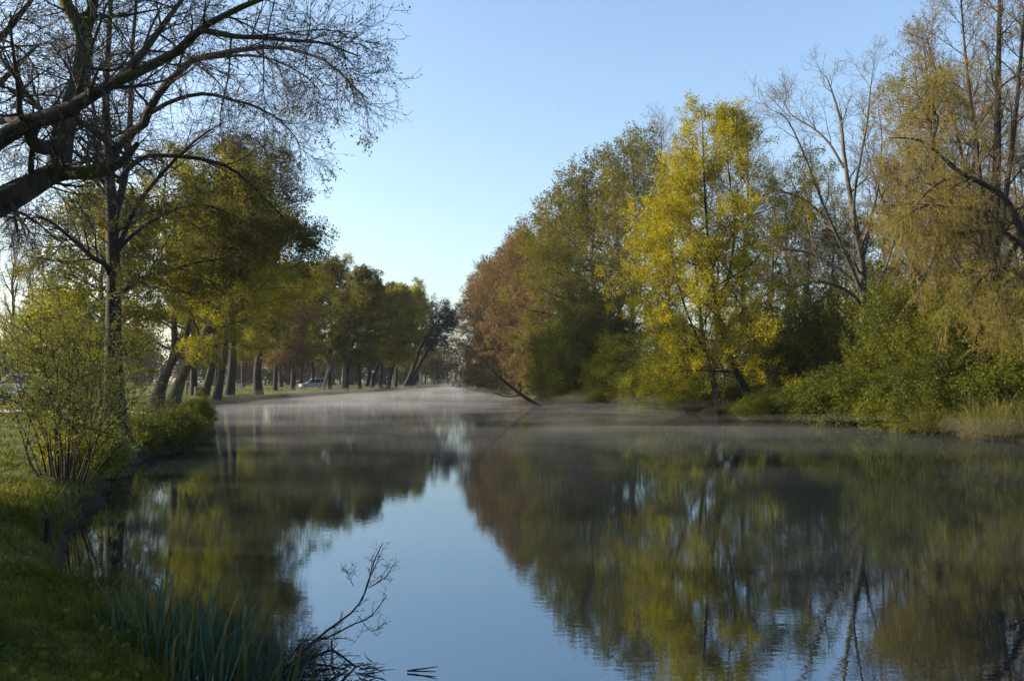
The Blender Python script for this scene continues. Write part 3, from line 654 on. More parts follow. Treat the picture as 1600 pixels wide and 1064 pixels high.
tr7 = build_tree(17, px_stems(B7, it), [
    dict(k=22, t=(0.2, 1.0), L=(2.0, 4.2), shape=lambda t: 1.15 - 0.55 * t, ang=fullness(62, 34), angv=10, rf=0.42, S=6, w=0.09, trop=(0.05, 0.07), taper=0.2, rmin=0.012),
    dict(k=10, t=(0.12, 1.0), L=(0.7, 1.7), ang=36, angv=12, rf=0.55, S=4, w=0.12, trop=0.05, taper=0.25, rmin=0.0085),
    dict(k=8, t=(0.1, 1.0), L=(0.3, 0.9), ang=38, angv=14, rf=0.6, S=3, w=0.13, trop=0.03, taper=0.4, rmin=0.0052)],
    [dict(m=4, size=0.08, jit=0.04), dict(src=-2, m=3, size=0.08, jit=0.04)], 2, 'bark', 'twig_brown', 'leaf_bud', S0=14, flare=0.5)
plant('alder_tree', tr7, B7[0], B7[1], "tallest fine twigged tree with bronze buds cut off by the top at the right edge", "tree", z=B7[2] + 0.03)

oa = SC.objects['alder_tree']
copy_thing(oa, X(1475, 60), 60, "second fine twigged tree with bronze buds, left of the tallest one and behind its limbs", 2.2, 1.0, 0.98)
copy_thing(oa, X(1640, 62), 62, "fine twigged tree with bronze buds behind the willow trunk at the right edge", 4.4, 1.1, 1.1)

# old willow from beyond the right edge with hanging ochre shoots
D8 = 39.0; B8 = (X(1650, D8), D8, gz(X(1650, D8), D8))
def d8(pts, dz=0.0): return [(a, b, D8 + dz * i / (len(pts) - 1)) for i, (a, b) in enumerate(pts)]
it = [(d8([(1655, 690), (1640, 580), (1628, 480), (1606, 405), (1590, 345), (1562, 302), (1500, 270), (1452, 228), (1425, 217), (1390, 216)], -2.5), 0.24, 0.015, True),
      (d8([(1568, 330), (1530, 328), (1495, 325), (1462, 320), (1435, 326), (1405, 345)], -2), 0.12, 0.02, False),
      (d8([(1600, 385), (1565, 362), (1530, 362), (1495, 366), (1465, 395), (1440, 440)], -1.5), 0.11, 0.02, False),
      (d8([(1460, 236), (1454, 205), (1448, 180), (1435, 150), (1430, 110)], 0.5), 0.09, 0.02, False),
      (d8([(1455, 222), (1466, 190), (1458, 165), (1470, 130)], -1), 0.06, 0.02, False),
      (d8([(1510, 274), (1470, 285), (1440, 310), (1415, 350)], -1.5), 0.07, 0.015, False),
      (d8([(1630, 480), (1595, 430), (1560, 420), (1530, 440), (1510, 480)], -3), 0.12, 0.02, False),
      (d8([(1640, 560), (1600, 480), (1575, 470), (1550, 500)], -3), 0.1, 0.02, False)]
tr8 = build_tree(18, px_stems(B8, it), [
    dict(k=19, t=(0.2, 1.0), L=(1.2, 3.0), ang=55, angv=16, rf=0.42, S=6, w=0.12, trop=(0.0, -0.12), taper=0.2, rmin=0.010),
    dict(k=8, t=(0.12, 1.0), L=(0.6, 1.7), ang=45, angv=18, rf=0.5, S=6, w=0.10, trop=(-0.10, -0.22), taper=0.3, rmin=0.0055),
    dict(k=5, t=(0.1, 1.0), L=(0.35, 1.0), ang=35, angv=15, rf=0.6, S=5, w=0.09, trop=(-0.2, -0.25), taper=0.45, rmin=0.0042)],
    [dict(m=5, size=0.085, jit=0.03, aspect=0.45), dict(src=-2, m=5, size=0.085, jit=0.03, aspect=0.45)], 1, 'bark', 'twig_orange', 'leaf_olive', S0=18, flare=0.5)
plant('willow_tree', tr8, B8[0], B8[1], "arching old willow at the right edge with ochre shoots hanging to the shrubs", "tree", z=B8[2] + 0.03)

# brown budding trees of the middle distance
def crown(px, D, ytop, label, name='alder_tree', **kw):
    return tree_px(name, px, D, ytop, leafy_tree, label, **kw)
c1 = crown(805, 118, 402, "russet twiggy tree with hanging limbs above the half fallen trunk", seed=71, Rw=6.4, r=0.32, clear=0.05, m=7, size=0.21, leafm='leaf_brown', twig='twig_brown', k1=54, lo=0.75, hi=0.45, k3=10, a0=85, a1=48)
copy_thing(c1, X(762, 150), 150, "furthest left russet tree of the right bank, by the gap in the trees", 1.9, 0.9, 1.0)
copy_thing(c1, X(838, 108), 108, "taller russet tree next right, its top against the sky", 4.0, 1.0, 1.03)
copy_thing(c1, X(783, 133), 133, "russet tree between the furthest left one and the one over the fallen trunk", 5.2, 0.98, 1.0)
c2 = crown(885, 100, 334, "olive and russet tree left of the tall grey twigged crown", seed=72, Rw=6.6, r=0.34, clear=0.06, m=7, size=0.21, leafm='leaf_olive', twig='twig_brown', k1=54, lo=0.7, hi=0.45, k3=9, a0=85, a1=45)
copy_thing(c2, X(925, 92), 92, "olive tree standing taller behind the round green willow bush", 2.5, 1.0, H_at(X(925, 92), 92, 285) / H_at(X(885, 100), 100, 334))
c3 = crown(990, 84, 238, "tall olive green tree close behind the left side of the golden tree", seed=73, Rw=6.2, r=0.34, clear=0.08, m=7, size=0.18, leafm='leaf_olive', twig='twig_brown', k1=52, lo=0.6, hi=0.4, k3=9, a0=82, a1=42, bark='bark_grey')
bt = tree_px('bare_tree', 1035, 90, 178, bare_tree, "bare tree whose dark twigs top out just left of the golden crown", seed=74, Rw=5.4, r=0.36, k1=24, k4=4, tw=0.009)
copy_thing(bt, X(1165, 88), 88, "bare tree showing through and right of the golden crown's tip", 2.4, 0.95, 0.97)
copy_thing(bt, X(975, 98), 98, "bare grey tree topping out between olive and golden crowns", 4.4, 0.95, 0.98)
# wood behind the right bank
copy_thing(c3, X(1232, 82), 82, "olive tree filling the gap right behind the golden tree", 1.2, 0.9, H_at(X(1232, 82), 82, 330) / H_at(X(985, 84), 84, 232))
copy_thing(c3, X(1325, 86), 86, "olive tree seen low between the wide bare tree's limbs", 3.2, 0.9, H_at(X(1325, 86), 86, 345) / H_at(X(985, 84), 84, 232))
copy_thing(c3, X(1425, 76), 76, "olive tree standing behind the arching willow's outermost limb", 5.0, 0.9, H_at(X(1425, 76), 76, 255) / H_at(X(985, 84), 84, 232))
copy_thing(c2, X(1545, 84), 84, "olive tree far behind the tallest right hand trunk", 0.7, 0.9, 0.9)
GB = "bare trees in the wood behind the right bank"
bk = tree_px('bare_tree', 1262, 84, 262, bare_tree, "bare tree in the wood behind the right bank", seed=75, Rw=3.6, r=0.24, k1=22, k4=4, tw=0.009, clear=0.12)
bk["group"] = GB
for i, (px, DD, s) in enumerate([(1205, 78, .95), (1300, 92, 1.05), (1385, 80, 1.05), (1420, 70, 1.0), (1448, 86, 1.2), (1490, 74, 1.1), (1530, 88, 1.3), (1585, 70, 1.1), (1625, 80, 1.3), (1335, 74, .8), (1235, 95, 1.0), (1120, 100, 1.1), (1680, 62, 1.1), (1470, 62, .9)]):
    copy_thing(bk, X(px, DD), DD, "bare tree in the wood behind the right bank", i * 1.7, s, s, GB)
pn = tree_px('pine_tree', 1262, 96, 238, leafy_tree, "pine with a dark round head seen through the bare tree's limbs", seed=76, Rw=4.2, r=0.24, clear=0.66, m=6, size=0.2, leafm='leaf_dark', k1=14, peak=0.4, lo=0.7, hi=0.3, a0=85, a1=45, jit=0.15, k2=6, k3=6)
# shrubs in front
SH = dict(parts=('stem', 'foliage'))
def shrub_px(name, px, D, ytop, wpx, label, seed, copy=None, rz=0.0, **kw):
    x = X(px, D); H = H_at(x, D, ytop); Wd = wpx / F * D
    if copy is not None:
        o, h0, w0 = copy
        return copy_thing(o, x, D, label, rz, Wd / w0, H / h0), h0, w0
    return plant(name, shrub(seed, H, Wd, **kw), x, D, label, "shrub", None, rz, **SH), H, Wd
g1 = shrub_px('willow_shrub', 912, 83, 472, 165, "round fresh green willow bush between russet trees and golden tree", 81, n=26, m=15, size=0.20, leafm='leaf_green', r=0.06, k1=10, k2=7, jit=0.2)
shrub_px('willow_shrub', 955, 76, 520, 120, "lower green bush spilling to the water left of the golden tree", 0, g1, 1.3)
dk = shrub_px('holly_shrub', 1222, 58, 470, 150, "dark evergreen thicket just right of the golden tree's trunk", 82, n=28, m=16, size=0.14, leafm='leaf_dark', r=0.05, k1=10, k2=7, t1=0.03, jit=0.16)
shrub_px('holly_shrub', 1292, 56, 450, 140, "dark evergreen thicket beneath the wide bare tree", 0, dk, 2.1)
shrub_px('holly_shrub', 1060, 64, 500, 150, "dark shrub behind the lower leaves of the golden tree", 0, dk, 4.1)
shrub_px('holly_shrub', 1172, 62, 545, 110, "low dark shrub right behind the golden tree's leaning trunk", 0, dk, 0.8)
shrub_px('holly_shrub', 1420, 56, 420, 160, "dark leafy mass behind the bright green hazels", 0, dk, 3.0)
hz = shrub_px('hazel_shrub', 1392, 47, 432, 170, "bright green hazel rising highest right of the dark thicket", 83, n=24, m=30, size=0.115, leafm='leaf_green', r=0.045, k1=9, k2=6, t1=0.06, jit=0.15)
shrub_px('hazel_shrub', 1345, 48.5, 555, 120, "low green hazel drooping towards the water before the dark thicket", 0, hz, 1.2)
shrub_px('hazel_shrub', 1475, 44, 455, 170, "broad green hazel under the hanging willow shoots", 0, hz, 2.4)
shrub_px('hazel_shrub', 1565, 43, 440, 170, "green hazel filling the right edge above the dry grass", 0, hz, 3.9)
shrub_px('hazel_shrub', 1425, 42.5, 560, 120, "small green hazel overhanging the water left of the dry grass", 0, hz, 5.0)
shrub_px('hazel_shrub', 1640, 40, 470, 170, "green hazel cut by the right edge beside the willow trunk", 0, hz, 0.3)
shrub_px('hazel_shrub', 1262, 55, 585, 120, "low hazel at the waterline below the dark evergreen thicket", 0, hz, 2.9)
shrub_px('hazel_shrub', 1020, 68, 560, 130, "green undergrowth at the waterline left of the golden tree", 0, hz, 4.4)
shrub_px('hazel_shrub', 860, 92, 560, 90, "small green bush at the waterline right of the fallen trunk", 0, hz, 1.9)
shrub_px('holly_shrub', 1110, 61, 585, 130, "low leafy undergrowth between the golden tree's two stems", 0, dk, 3.3)

shrub_px('hazel_shrub', 1310, 50, 600, 110, "narrow low hazel leaning over the water between two larger drooping hazels", 0, hz, 0.9)
shrub_px('hazel_shrub', 1385, 44.5, 575, 110, "low hazel skirt under the highest bright green hazel", 0, hz, 5.5)
shrub_px('hazel_shrub', 1500, 41.5, 545, 140, "bright hazel bank just above the straw coloured tangle", 0, hz, 1.7)
shrub_px('holly_shrub', 1205, 54.5, 590, 110, "lowest dark thicket at the waterline right of the straw mound", 0, dk, 5.2)
shrub_px('holly_shrub', 1520, 54, 400, 190, "dark leafy mass behind the tallest right trunk", 0, dk, 1.5)
shrub_px('holly_shrub', 1340, 62, 420, 170, "dark thicket around the foot of the wide bare tree", 0, dk, 5.9)
shrub_px('holly_shrub', 985, 74, 530, 140, "shadowed thicket between the willow bush and the golden leaves", 0, dk, 2.7)
shrub_px('willow_shrub', 868, 96, 500, 110, "pale green willow bush at the foot of the russet trees", 0, g1, 3.6)
shrub_px('willow_shrub', 820, 112, 545, 120, "dull green bush under the russet tree above the fallen trunk", 0, g1, 5.0)
shrub_px('willow_shrub', 770, 150, 560, 90, "distant green bush where the right bank meets the bend", 0, g1, 0.6)

def on_shore(px, off, lo=30.0, hi=120.0):
    D = np.arange(lo, hi, 0.25); sd = river_sd((px - CX) / F * D, D); k = np.nonzero(sd > off)[0]
    return float(D[k[0]]) if len(k) else hi
lw = (plant('hazel_shrub', shrub(84, 2.3, 4.6, n=34, m=20, size=0.115, leafm='leaf_green', r=0.03, k1=9, k2=6, t1=0.04, jit=0.14, spread=1.25, droop=-0.12), X(1300, on_shore(1300, 0.7)), on_shore(1300, 0.7), "trailing hazel brush in the middle of the waterline below the wide bare tree", "shrub", parts=('stem', 'foliage')), 2.3, 4.6)
for i, (kind, px, ytop, wpx, off, lab) in enumerate([
        (lw, 1325, 590, 150, 0.5, "long low hazel branches trailing over the mist beneath the wide bare tree"),
        (lw, 1415, 588, 160, 0.5, "low hazel trailing over the water immediately left of the straw tangle"),
        (dk, 1268, 605, 130, 0.45, "dark low brush at the waterline between the golden tree and the hazels"),
        (dk, 1368, 615, 120, 0.4, "dark low brush in the shade under the drooping hazels"),
        (dk, 1195, 612, 90, 0.4, "dark low brush behind the small straw mound"),
        (dk, 1050, 610, 120, 0.45, "dark low brush at the waterline left of the golden stems"),
        (lw, 965, 590, 110, 0.45, "low olive brush at the waterline under the green willow bush"),
        (lw, 900, 590, 90, 0.45, "low olive brush at the waterline right of the fallen trunk's foot"),
        (lw, 1072, 605, 90, 0.05, "small trailing brush beside the golden tree's thinner stem at the water"),
        (lw, 1040, 600, 130, 0.1, "trailing brush at the waterline beneath the golden tree's left limbs"),
        (lw, 1205, 612, 120, 0.2, "trailing brush at the waterline between straw mound and dark low brush"),
        (lw, 1450, 605, 130, 0.2, "trailing brush at the waterline touching the straw tangle's left side"),
        (lw, 935, 600, 100, 0.2, "trailing brush at the waterline halfway between fallen trunk and golden tree"),
        (lw, 1480, 560, 150, 3.2, "olive brush rising out of the straw tangle"),
        (lw, 1575, 560, 170, 3.4, "olive brush above the taller straw at the right edge")]):
    shrub_px('hazel_shrub' if kind is lw else 'holly_shrub', px, on_shore(px, off), ytop, wpx, lab, 0, kind, 0.7 + i * 1.37)

# dry straw tangle on the right bank
def tussock(seed, H, Wd, Dp, n, w, mat, arch=0.5, name="tussock"):
    rng = np.random.default_rng(seed); a = rng.uniform(0, 6.283, n); q = np.sqrt(rng.random(n))
    P0 = np.stack([np.cos(a) * q * Wd / 2, np.sin(a) * q * Dp / 2, np.full(n, -0.1)], 1)
    D0 = np.stack([np.cos(a) * q * 0.7 + rng.normal(0, .45, n), np.sin(a) * q * 0.7 + rng.normal(0, .45, n), np.ones(n)], 1)
    L = H * rng.uniform(0.4, 1.35, n) * (0.6 + 0.7 * vnoise(P0[:, 0] * 1.6 + seed, P0[:, 1] * 1.6, seed))
    P, R = grow(rng, P0, D0, L, np.full(n, w) * rng.uniform(0.6, 1.2, n), 6, 0.17, (0.02, -arch), 0.15)
    return ribbons(rng, P, R)

def ribbons(rng, P, R):
    N, S, _ = P.shape; a = rng.uniform(0, 6.283, N)
    side = np.stack([np.cos(a), np.sin(a), np.zeros(N)], 1)[:, None, :] * R[..., None]
    V = np.stack([P - side, P + side], axis=2).reshape(-1, 3)
    n = np.arange(N)[:, None] * S * 2; s_ = np.arange(S - 1)[None, :] * 2; b = n + s_
    return V, np.stack([b, b + 1, b + 3, b + 2], axis=-1).reshape(-1, 4)

def dry_clump(x, y, H, Wd, Dp, n, label, seed, mat='dry', w=0.013, arch=0.6):
    g = Geo(); g.put(*tussock(seed, H, Wd, Dp, n, w, mat, arch))
    o = add('dry_grass_clump', g.mesh('dry_grass_clump', [M[mat]]), None, (x, y, gz(x, y) - 0.05)); tag(o, label, "grass clump")
    return o
o = dry_clump(X(1495, on_shore(1495, 0.5)), on_shore(1495, 0.5), 1.6, 3.6, 1.8, 2600, "straw coloured grass tangle at the water's edge on the right", 91)
o = dry_clump(X(1585, on_shore(1585, 0.6)), on_shore(1585, 0.6), 1.8, 3.2, 2.2, 2400, "taller straw coloured grass at the right edge of the view", 92)
o = dry_clump(X(1160, 54.5), 55.2, 1.1, 2.0, 1.2, 900, "small pale straw mound between the golden tree's stem and the water", 93)
o = dry_clump(X(1225, 51.5), 52.5, 1.0, 2.0, 1.2, 700, "brown withered sedge mound at the foot of the dark thicket", 94)

# half fallen trunk in the water
D = 76.0; b = PW(852, 640, D)
pts = [[(856, 642, D), (835, 630, D), (815, 617, D - 1), (795, 602, D - 1.5), (778, 587, D - 2), (763, 572, D - 2), (748, 556, D - 2)],
       [(815, 617, D - 1), (795, 620, D - 3), (775, 615, D - 4), (762, 605, D - 5)],
       [(800, 606, D - 1), (782, 596, D + 1), (760, 593, D + 2), (742, 592, D + 3)],
       [(806, 611, D - 1), (802, 596, D), (790, 582, D + 1)],
       [(785, 593, D - 2), (768, 588, D - 4), (750, 585, D - 5)]]
rr = [(0.2, 0.04), (0.07, 0.015), (0.07, 0.015), (0.05, 0.012), (0.05, 0.012)]
ft = build_tree(19, [(loc([PW(*p) for p in q], b), r0, r1, i == 0) for i, (q, (r0, r1)) in enumerate(zip(pts, rr))],
    [dict(k=7, t=(0.35, 1), L=(0.8, 2.0), ang=50, angv=15, rf=0.5, S=5, w=0.15, trop=0.02, taper=0.2, rmin=0.014),
     dict(k=5, t=(0.2, 1), L=(0.3, 0.9), ang=45, angv=15, rf=0.6, S=4, w=0.15, trop=0.0, taper=0.4, rmin=0.009)], [dict(m=1, size=0.1, keep=0.2)], 1, 'bark', 'twig', 'leaf_bud', S0=10, flare=0.1)
plant('fallen_tree', ft, b[0], b[1], "half fallen bare trunk slanting out of the misty water", "tree", z=b[2] + 0.03)

# ------------------------------------------------------------------ far woods
def far_wood(name, label, line, seed, hh, n, cards, size, kind):
    rng = np.random.default_rng(seed); g = Geo(); line = catmull([(a, b_, 0) for a, b_ in line], n - 1)
    for p in line:
        h = rng.uniform(*hh); w = h * rng.uniform(0.28, 0.42); px_, py_ = p[0] + rng.normal(0, 3), p[1] + rng.normal(0, 5); z0 = gz(px_, py_)
        st = np.array([[px_, py_, z0 - 0.3], [px_ + rng.normal(0, .4), py_, z0 + h * 0.4], [px_ + rng.normal(0, .8), py_, z0 + h * 0.85]])
        g.put(*tubes(catmull(st, 5)[None], np.linspace(0.28, 0.06, 6)[None], 5), 0)
        nb = 26; bt_ = rng.uniform(0.02, 0.9, nb); P0 = catmull(st, 20)[(bt_ * 20).astype(int)]
        a = rng.uniform(0, 6.283, nb); D0 = np.stack([np.cos(a), np.sin(a), rng.uniform(0.3, 1.0, nb)], 1)
        P, R = grow(rng, P0, D0, w * (1.15 - 0.75 * bt_) * rng.uniform(.7, 1.3, nb), np.full(nb, 0.07), 4, 0.12, 0.05, 0.3)
        g.put(*tubes(P, R, 3), 0)
        g.put(*leaves_on(rng, P, cards // nb, size, (0.1, 1.0), jit=w * 0.16, aspect=0.8), 1)
    o = add(name, g.mesh(name, [M['twig_brown'], M['haze_far']])); tag(o, label, "wood", kind='stuff')
far_wood('far_wood', "hazy wood closing the view beyond the river bend", [(-34, 268), (-20, 278), (-5, 274), (12, 262), (24, 240)], 101, (13, 19), 20, 1400, 0.5, 'stuff')
far_wood('meadow_wood', "hazy line of trees at the back of the sunny meadow", [(-215, 150), (-170, 185), (-130, 195), (-95, 215), (-65, 240), (-40, 275)], 102, (10, 17), 44, 2200, 0.6, 'stuff')
far_wood('row_wood', "dark understorey wood closing the view behind the far left row", [(-92, 205), (-70, 222), (-50, 236), (-36, 246), (-28, 258)], 104, (9, 15), 24, 2400, 0.45, 'stuff')
far_wood('back_wood', "tangled wood deep behind the right bank", [(15, 150), (32, 112), (48, 100), (66, 88), (84, 72), (100, 50)], 103, (10, 16), 40, 900, 0.4, 'stuff')

# ------------------------------------------------------------------ grass on the banks
def make_grass():
    rng = np.random.default_rng(7); g = Geo()
    def blades(n, d0, d1, a0, a1, h0, h1, wk, dmin, dmax=1e9, left=True):
        r = np.exp(rng.uniform(math.log(d0), math.log(d1), n)); a = np.radians(rng.uniform(a0, a1, n)); x = np.sin(a) * r; y = np.cos(a) * r
        sd = river_sd(x, y); k = (sd > dmin) & (sd < dmax) & ((x < 0) if left else (x > -30)); x, y, r, sd = x[k], y[k], r[k], sd[k]
        clump = vnoise(x * 1.1, y * 1.1, 12) * 0.7 + vnoise(x * 4, y * 4, 13) * 0.5
        k = rng.random(len(x)) < 0.35 + 0.8 * clump; x, y, r, clump = x[k], y[k], r[k], clump[k]
        z = ground(x, y); m = z > 0.04; x, y, z, r, clump = x[m], y[m], z[m], r[m], clump[m]; N = len(x)
        P0 = np.stack([x, y, z - 0.01], 1); D0 = np.stack([rng.normal(0, .45, N), rng.normal(0, .45, N), np.ones(N)], 1)
        L = rng.uniform(h0, h1, N) * (0.25 + 1.5 * clump ** 1.6)
        P, R = grow(rng, P0, D0, L, 0.0016 + wk * r, 3, 0.12, (0.0, -0.25), 0.15)
        g.put(*ribbons(rng, P, R), 0); g.M[-1] = np.repeat((rng.random(N) < 0.07 + 0.25 * (clump < 0.35)).astype(int), 3)
    blades(105000, 2.6, 16, -44, 4, 0.05, 0.17, 0.00042, 0.02)
    blades(36000, 13, 48, -36, -10, 0.06, 0.16, 0.00050, 0.05)
    blades(16000, 40, 170, -34, -8, 0.08, 0.2, 0.00055, 0.05)
    blades(9000, 4, 40, -42, 0, 0.16, 0.36, 0.00045, 0.0, 0.5)
    blades(6000, 34, 60, 0, 32, 0.15, 0.35, 0.00030, 0.0, 2.5, False)
    r = np.exp(rng.uniform(math.log(3.5), math.log(22), 2600)); a = np.radians(rng.uniform(-42, -8, 2600)); x = np.sin(a) * r; y = np.cos(a) * r
    k = (river_sd(x, y) > 0.1) & (vnoise(x * 1.7, y * 1.7, 21) > 0.5); x, y = x[k], y[k]
    P, R = grow(rng, np.stack([x, y, ground(x, y)], 1), np.stack([rng.normal(0, .6, len(x)), rng.normal(0, .6, len(x)), np.ones(len(x))], 1), rng.uniform(0.04, 0.16, len(x)), np.full(len(x), 0.003), 3, 0.15, 0.0, 0.5)
    g.put(*leaves_on(rng, P, 7, 0.05, (0.2, 1), jit=0.03, aspect=0.7), 0)
    o = add('grass', g.mesh('grass', [M['grass'], M['dry']])); tag(o, "meadow grass growing over both banks", "grass", kind='stuff')
make_grass()
def make_sedge():
    rng = np.random.default_rng(8); g = Geo(); D = np.exp(rng.uniform(math.log(33), math.log(110), 60000)); a = np.radians(rng.uniform(-2, 33, len(D)))
    x = np.sin(a) * D; y = np.cos(a) * D; sd = river_sd(x, y); k = (sd > -0.15) & (sd < 1.1); x, y = x[k], y[k]; z = ground(x, y); N = len(x)
    cl = vnoise(x * 0.8, y * 0.8, 31)
    P, R = grow(rng, np.stack([x, y, z - 0.03], 1), np.stack([rng.normal(-0.35, .5, N), rng.normal(-0.1, .5, N), np.ones(N)], 1), rng.uniform(0.25, 0.85, N) * (0.4 + cl), rng.uniform(0.005, 0.009, N), 5, 0.17, (0.0, -0.6), 0.2)
    g.put(*ribbons(rng, P, R), 0); o = add('bank_sedge', g.mesh('bank_sedge', [M['dry']])); tag(o, "withered sedge hanging over the right bank's waterline", "sedge", kind='stuff')
make_sedge()
for i, (xx, yy, H, Wd, n, lab) in enumerate([(-7.0, 12.6, 0.42, 0.7, 260, "tall grass tuft catching the light beside the wooden stake"), (-5.9, 10.3, 0.32, 0.6, 240, "shaded grass tuft on the bank below the wooden stake"), (-4.3, 8.6, 0.36, 0.9, 320, "dark grass tuft left of the sword leaved iris clump")]):
    g = Geo(); g.put(*tussock(200 + i, H, Wd, Wd, n, 0.006, 'grass', 0.5)); o = add('grass_tuft', g.mesh('grass_tuft', [M['grass']]), None, (xx, yy, gz(xx, yy) + 0.05)); tag(o, lab, "grass tuft")

# ------------------------------------------------------------------ iris clump, drift twigs, stake
def iris(x, y, Wd, Dp, n, H, seed, label):
    rng = np.random.default_rng(seed); a = rng.uniform(0, 6.283, n); q = np.sqrt(rng.random(n))
    P0 = np.stack([np.cos(a) * q * Wd / 2, np.sin(a) * q * Dp / 2, np.full(n, -0.12)], 1)
    D0 = np.stack([rng.normal(0.05, .17, n) + np.cos(a) * q * 0.22, rng.normal(-0.02, .17, n), np.ones(n)], 1)
    L = H * rng.uniform(0.55, 1.1, n); S = 8
    tr = rng.choice([0.0, -0.05, -0.34], n, p=[0.42, 0.3, 0.28])
    N = n; P = np.empty((N, S + 1, 3)); P[:, 0] = P0; Dd = nrm(D0); az = rng.normal(0, 1, (N, 2)) + np.array([0.8, 0]); az = az / np.linalg.norm(az, axis=1, keepdims=True)
    for s in range(S):
        kk = max(0, s - 3) / 4.0
        Dd = Dd + rng.normal(0, 0.02, (N, 3)); Dd[:, 2] += tr * kk * 1.3; Dd[:, :2] += az * (-tr * kk * 0.9)[:, None]; Dd = nrm(Dd); P[:, s + 1] = P[:, s] + Dd * (L / S)[:, None]
    t = np.linspace(0, 1, S + 1); w = rng.uniform(0.008, 0.0155, (N, 1)) * (np.minimum(1, 1.12 * (1 - t ** 3.0)) + 0.02)[None, :]
    g = Geo(); a2 = rng.normal(0, 0.7, N); side = np.stack([np.cos(a2), np.sin(a2), np.zeros(N)], 1)[:, None, :] * w[..., None]
    front = np.stack([np.sin(a2), -np.cos(a2), np.zeros(N)], 1)[:, None, :] * w[..., None] * 0.28
    V = np.stack([P - side, P + front, P + side], axis=2).reshape(-1, 3)
    b_ = (np.arange(N)[:, None] * (S + 1) * 3 + np.arange(S)[None, :] * 3)
    Q = np.concatenate([np.stack([b_, b_ + 1, b_ + 4, b_ + 3], -1).reshape(-1, 4), np.stack([b_ + 1, b_ + 2, b_ + 5, b_ + 4], -1).reshape(-1, 4)])
    fade = rng.random(N) < 0.2; g.put(V, Q, 0); g.M[-1] = np.tile(np.repeat(fade.astype(int), S), 2)
    o = add('iris_clump', g.mesh('iris_clump', [M['iris'], M['dry']], True), None, (x, y, max(gz(x, y), -0.05))); tag(o, label, "iris clump")
iris(-2.35, 6.35, 0.95, 0.7, 120, 0.76, 301, "blue green sword leaved iris clump at the water's edge in the foreground")
iris(-1.85, 6.4, 0.7, 0.6, 60, 0.70, 302, "smaller iris clump leaning out over the drift twigs")
iris(-2.75, 6.7, 0.6, 0.5, 40, 0.62, 303, "sparser iris blades at the left end of the iris row")

# drifted branch with its twigs
def DP(px, py, D=6.9): return PW(px, py, D)
b = DP(455, 1046)
mains = [([(438, 1052), (462, 1030), (489, 1003), (520, 978), (548, 958), (566, 935), (577, 905), (583, 880), (598, 848)], -0.15, 0.012, 0.003),
         ([(566, 938), (576, 905), (586, 885), (594, 865)], 0.1, 0.005, 0.003),
         ([(576, 918), (590, 910), (604, 900), (614, 882)], 0.2, 0.004, 0.003),
         ([(489, 1003), (520, 992), (552, 975), (575, 966), (590, 950), (604, 930)], 0.4, 0.008, 0.003),
         ([(440, 1060), (470, 1035), (500, 1022), (520, 1016), (545, 1033), (570, 1052)], 0.3, 0.014, 0.007),
         ([(450, 1030), (475, 1002), (500, 999), (543, 996)], -0.2, 0.008, 0.003),
         ([(478, 1036), (515, 1040), (555, 1050), (610, 1058)], 0.3, 0.009, 0.004),
         ([(518, 1000), (519, 1020), (520, 1045), (528, 1066)], 0.0, 0.007, 0.004),
         ([(552, 915), (545, 900), (543, 892)], 0.2, 0.003, 0.002),
         ([(560, 962), (580, 985), (600, 975)], 0.3, 0.003, 0.002),
         ([(500, 1020), (512, 1045), (525, 1070)], 0.1, 0.006, 0.004),
         ([(470, 1040), (468, 1062), (470, 1085)], 0.0, 0.008, 0.005)]
st = []
for pts, dz, r0, r1 in mains:
    k = len(pts) - 1; st.append((loc([DP(px, py, 6.9 + dz * i / k) for i, (px, py) in enumerate(pts)], b), r0, r1, False))
dr = build_tree(305, st, [dict(k=9, t=(0.2, 1.0), L=(0.05, 0.24), ang=38, angv=18, rf=0.5, S=5, w=0.16, trop=0.04, taper=0.4, rmin=0.0018),
                          dict(k=4, t=(0.2, 1.0), L=(0.02, 0.09), ang=40, angv=20, rf=0.6, S=3, w=0.2, trop=0.02, taper=0.5, rmin=0.0014)],
                [dict(m=2, size=0.012, jit=0.004, keep=0.6)], 1, 'bark', 'twig', 'leaf_bud', S0=12, flare=0.0, sides0=7)
plant('drift_branch', dr, b[0], b[1], "bare drifted branch rising out of the water beside the irises", "branch", z=b[2] + 0.03, parts=('stem', 'twigs'))
rng = np.random.default_rng(306); g = Geo(); n = 110
P0 = np.stack([rng.uniform(-0.5, 0.35, n), rng.uniform(-0.22, 0.2, n), rng.uniform(0.0, 0.10, n)], 1); a = rng.uniform(0, 6.283, n)
D0 = np.stack([np.cos(a), np.sin(a) * 0.5, rng.normal(0.05, 0.22, n)], 1)
P, R = grow(rng, P0, D0, rng.uniform(0.08, 0.36, n), rng.uniform(0.002, 0.006, n), 5, 0.12, -0.03, 0.4); P[..., 2] = np.maximum(P[..., 2], 0.004)
g.put(*tubes(P, R, 5)); o = add('twig_raft', g.mesh('twig_raft', [M['bark']]), None, (DP(520, 1056)[0], 6.85, 0.0)); tag(o, "raft of dead twigs lying on the water at the bottom edge", "driftwood")
g = Geo(); P = np.array([[[-.11, 0, .012], [-.04, .01, .02], [.06, 0, .035], [.13, -.01, .05]], [[-.11, 0, .012], [-.02, -.02, .016], [.06, -.03, .018], [.12, -.04, .02]]])
g.put(*tubes(P, np.array([[.006, .006, .005, .003]] * 2), 6)); o = add('floating_twig', g.mesh('floating_twig', [M['bark']]), None, (DP(658, 1050, 7.03)[0], 7.03, 0)); tag(o, "small forked twig floating alone on the open water", "twig")

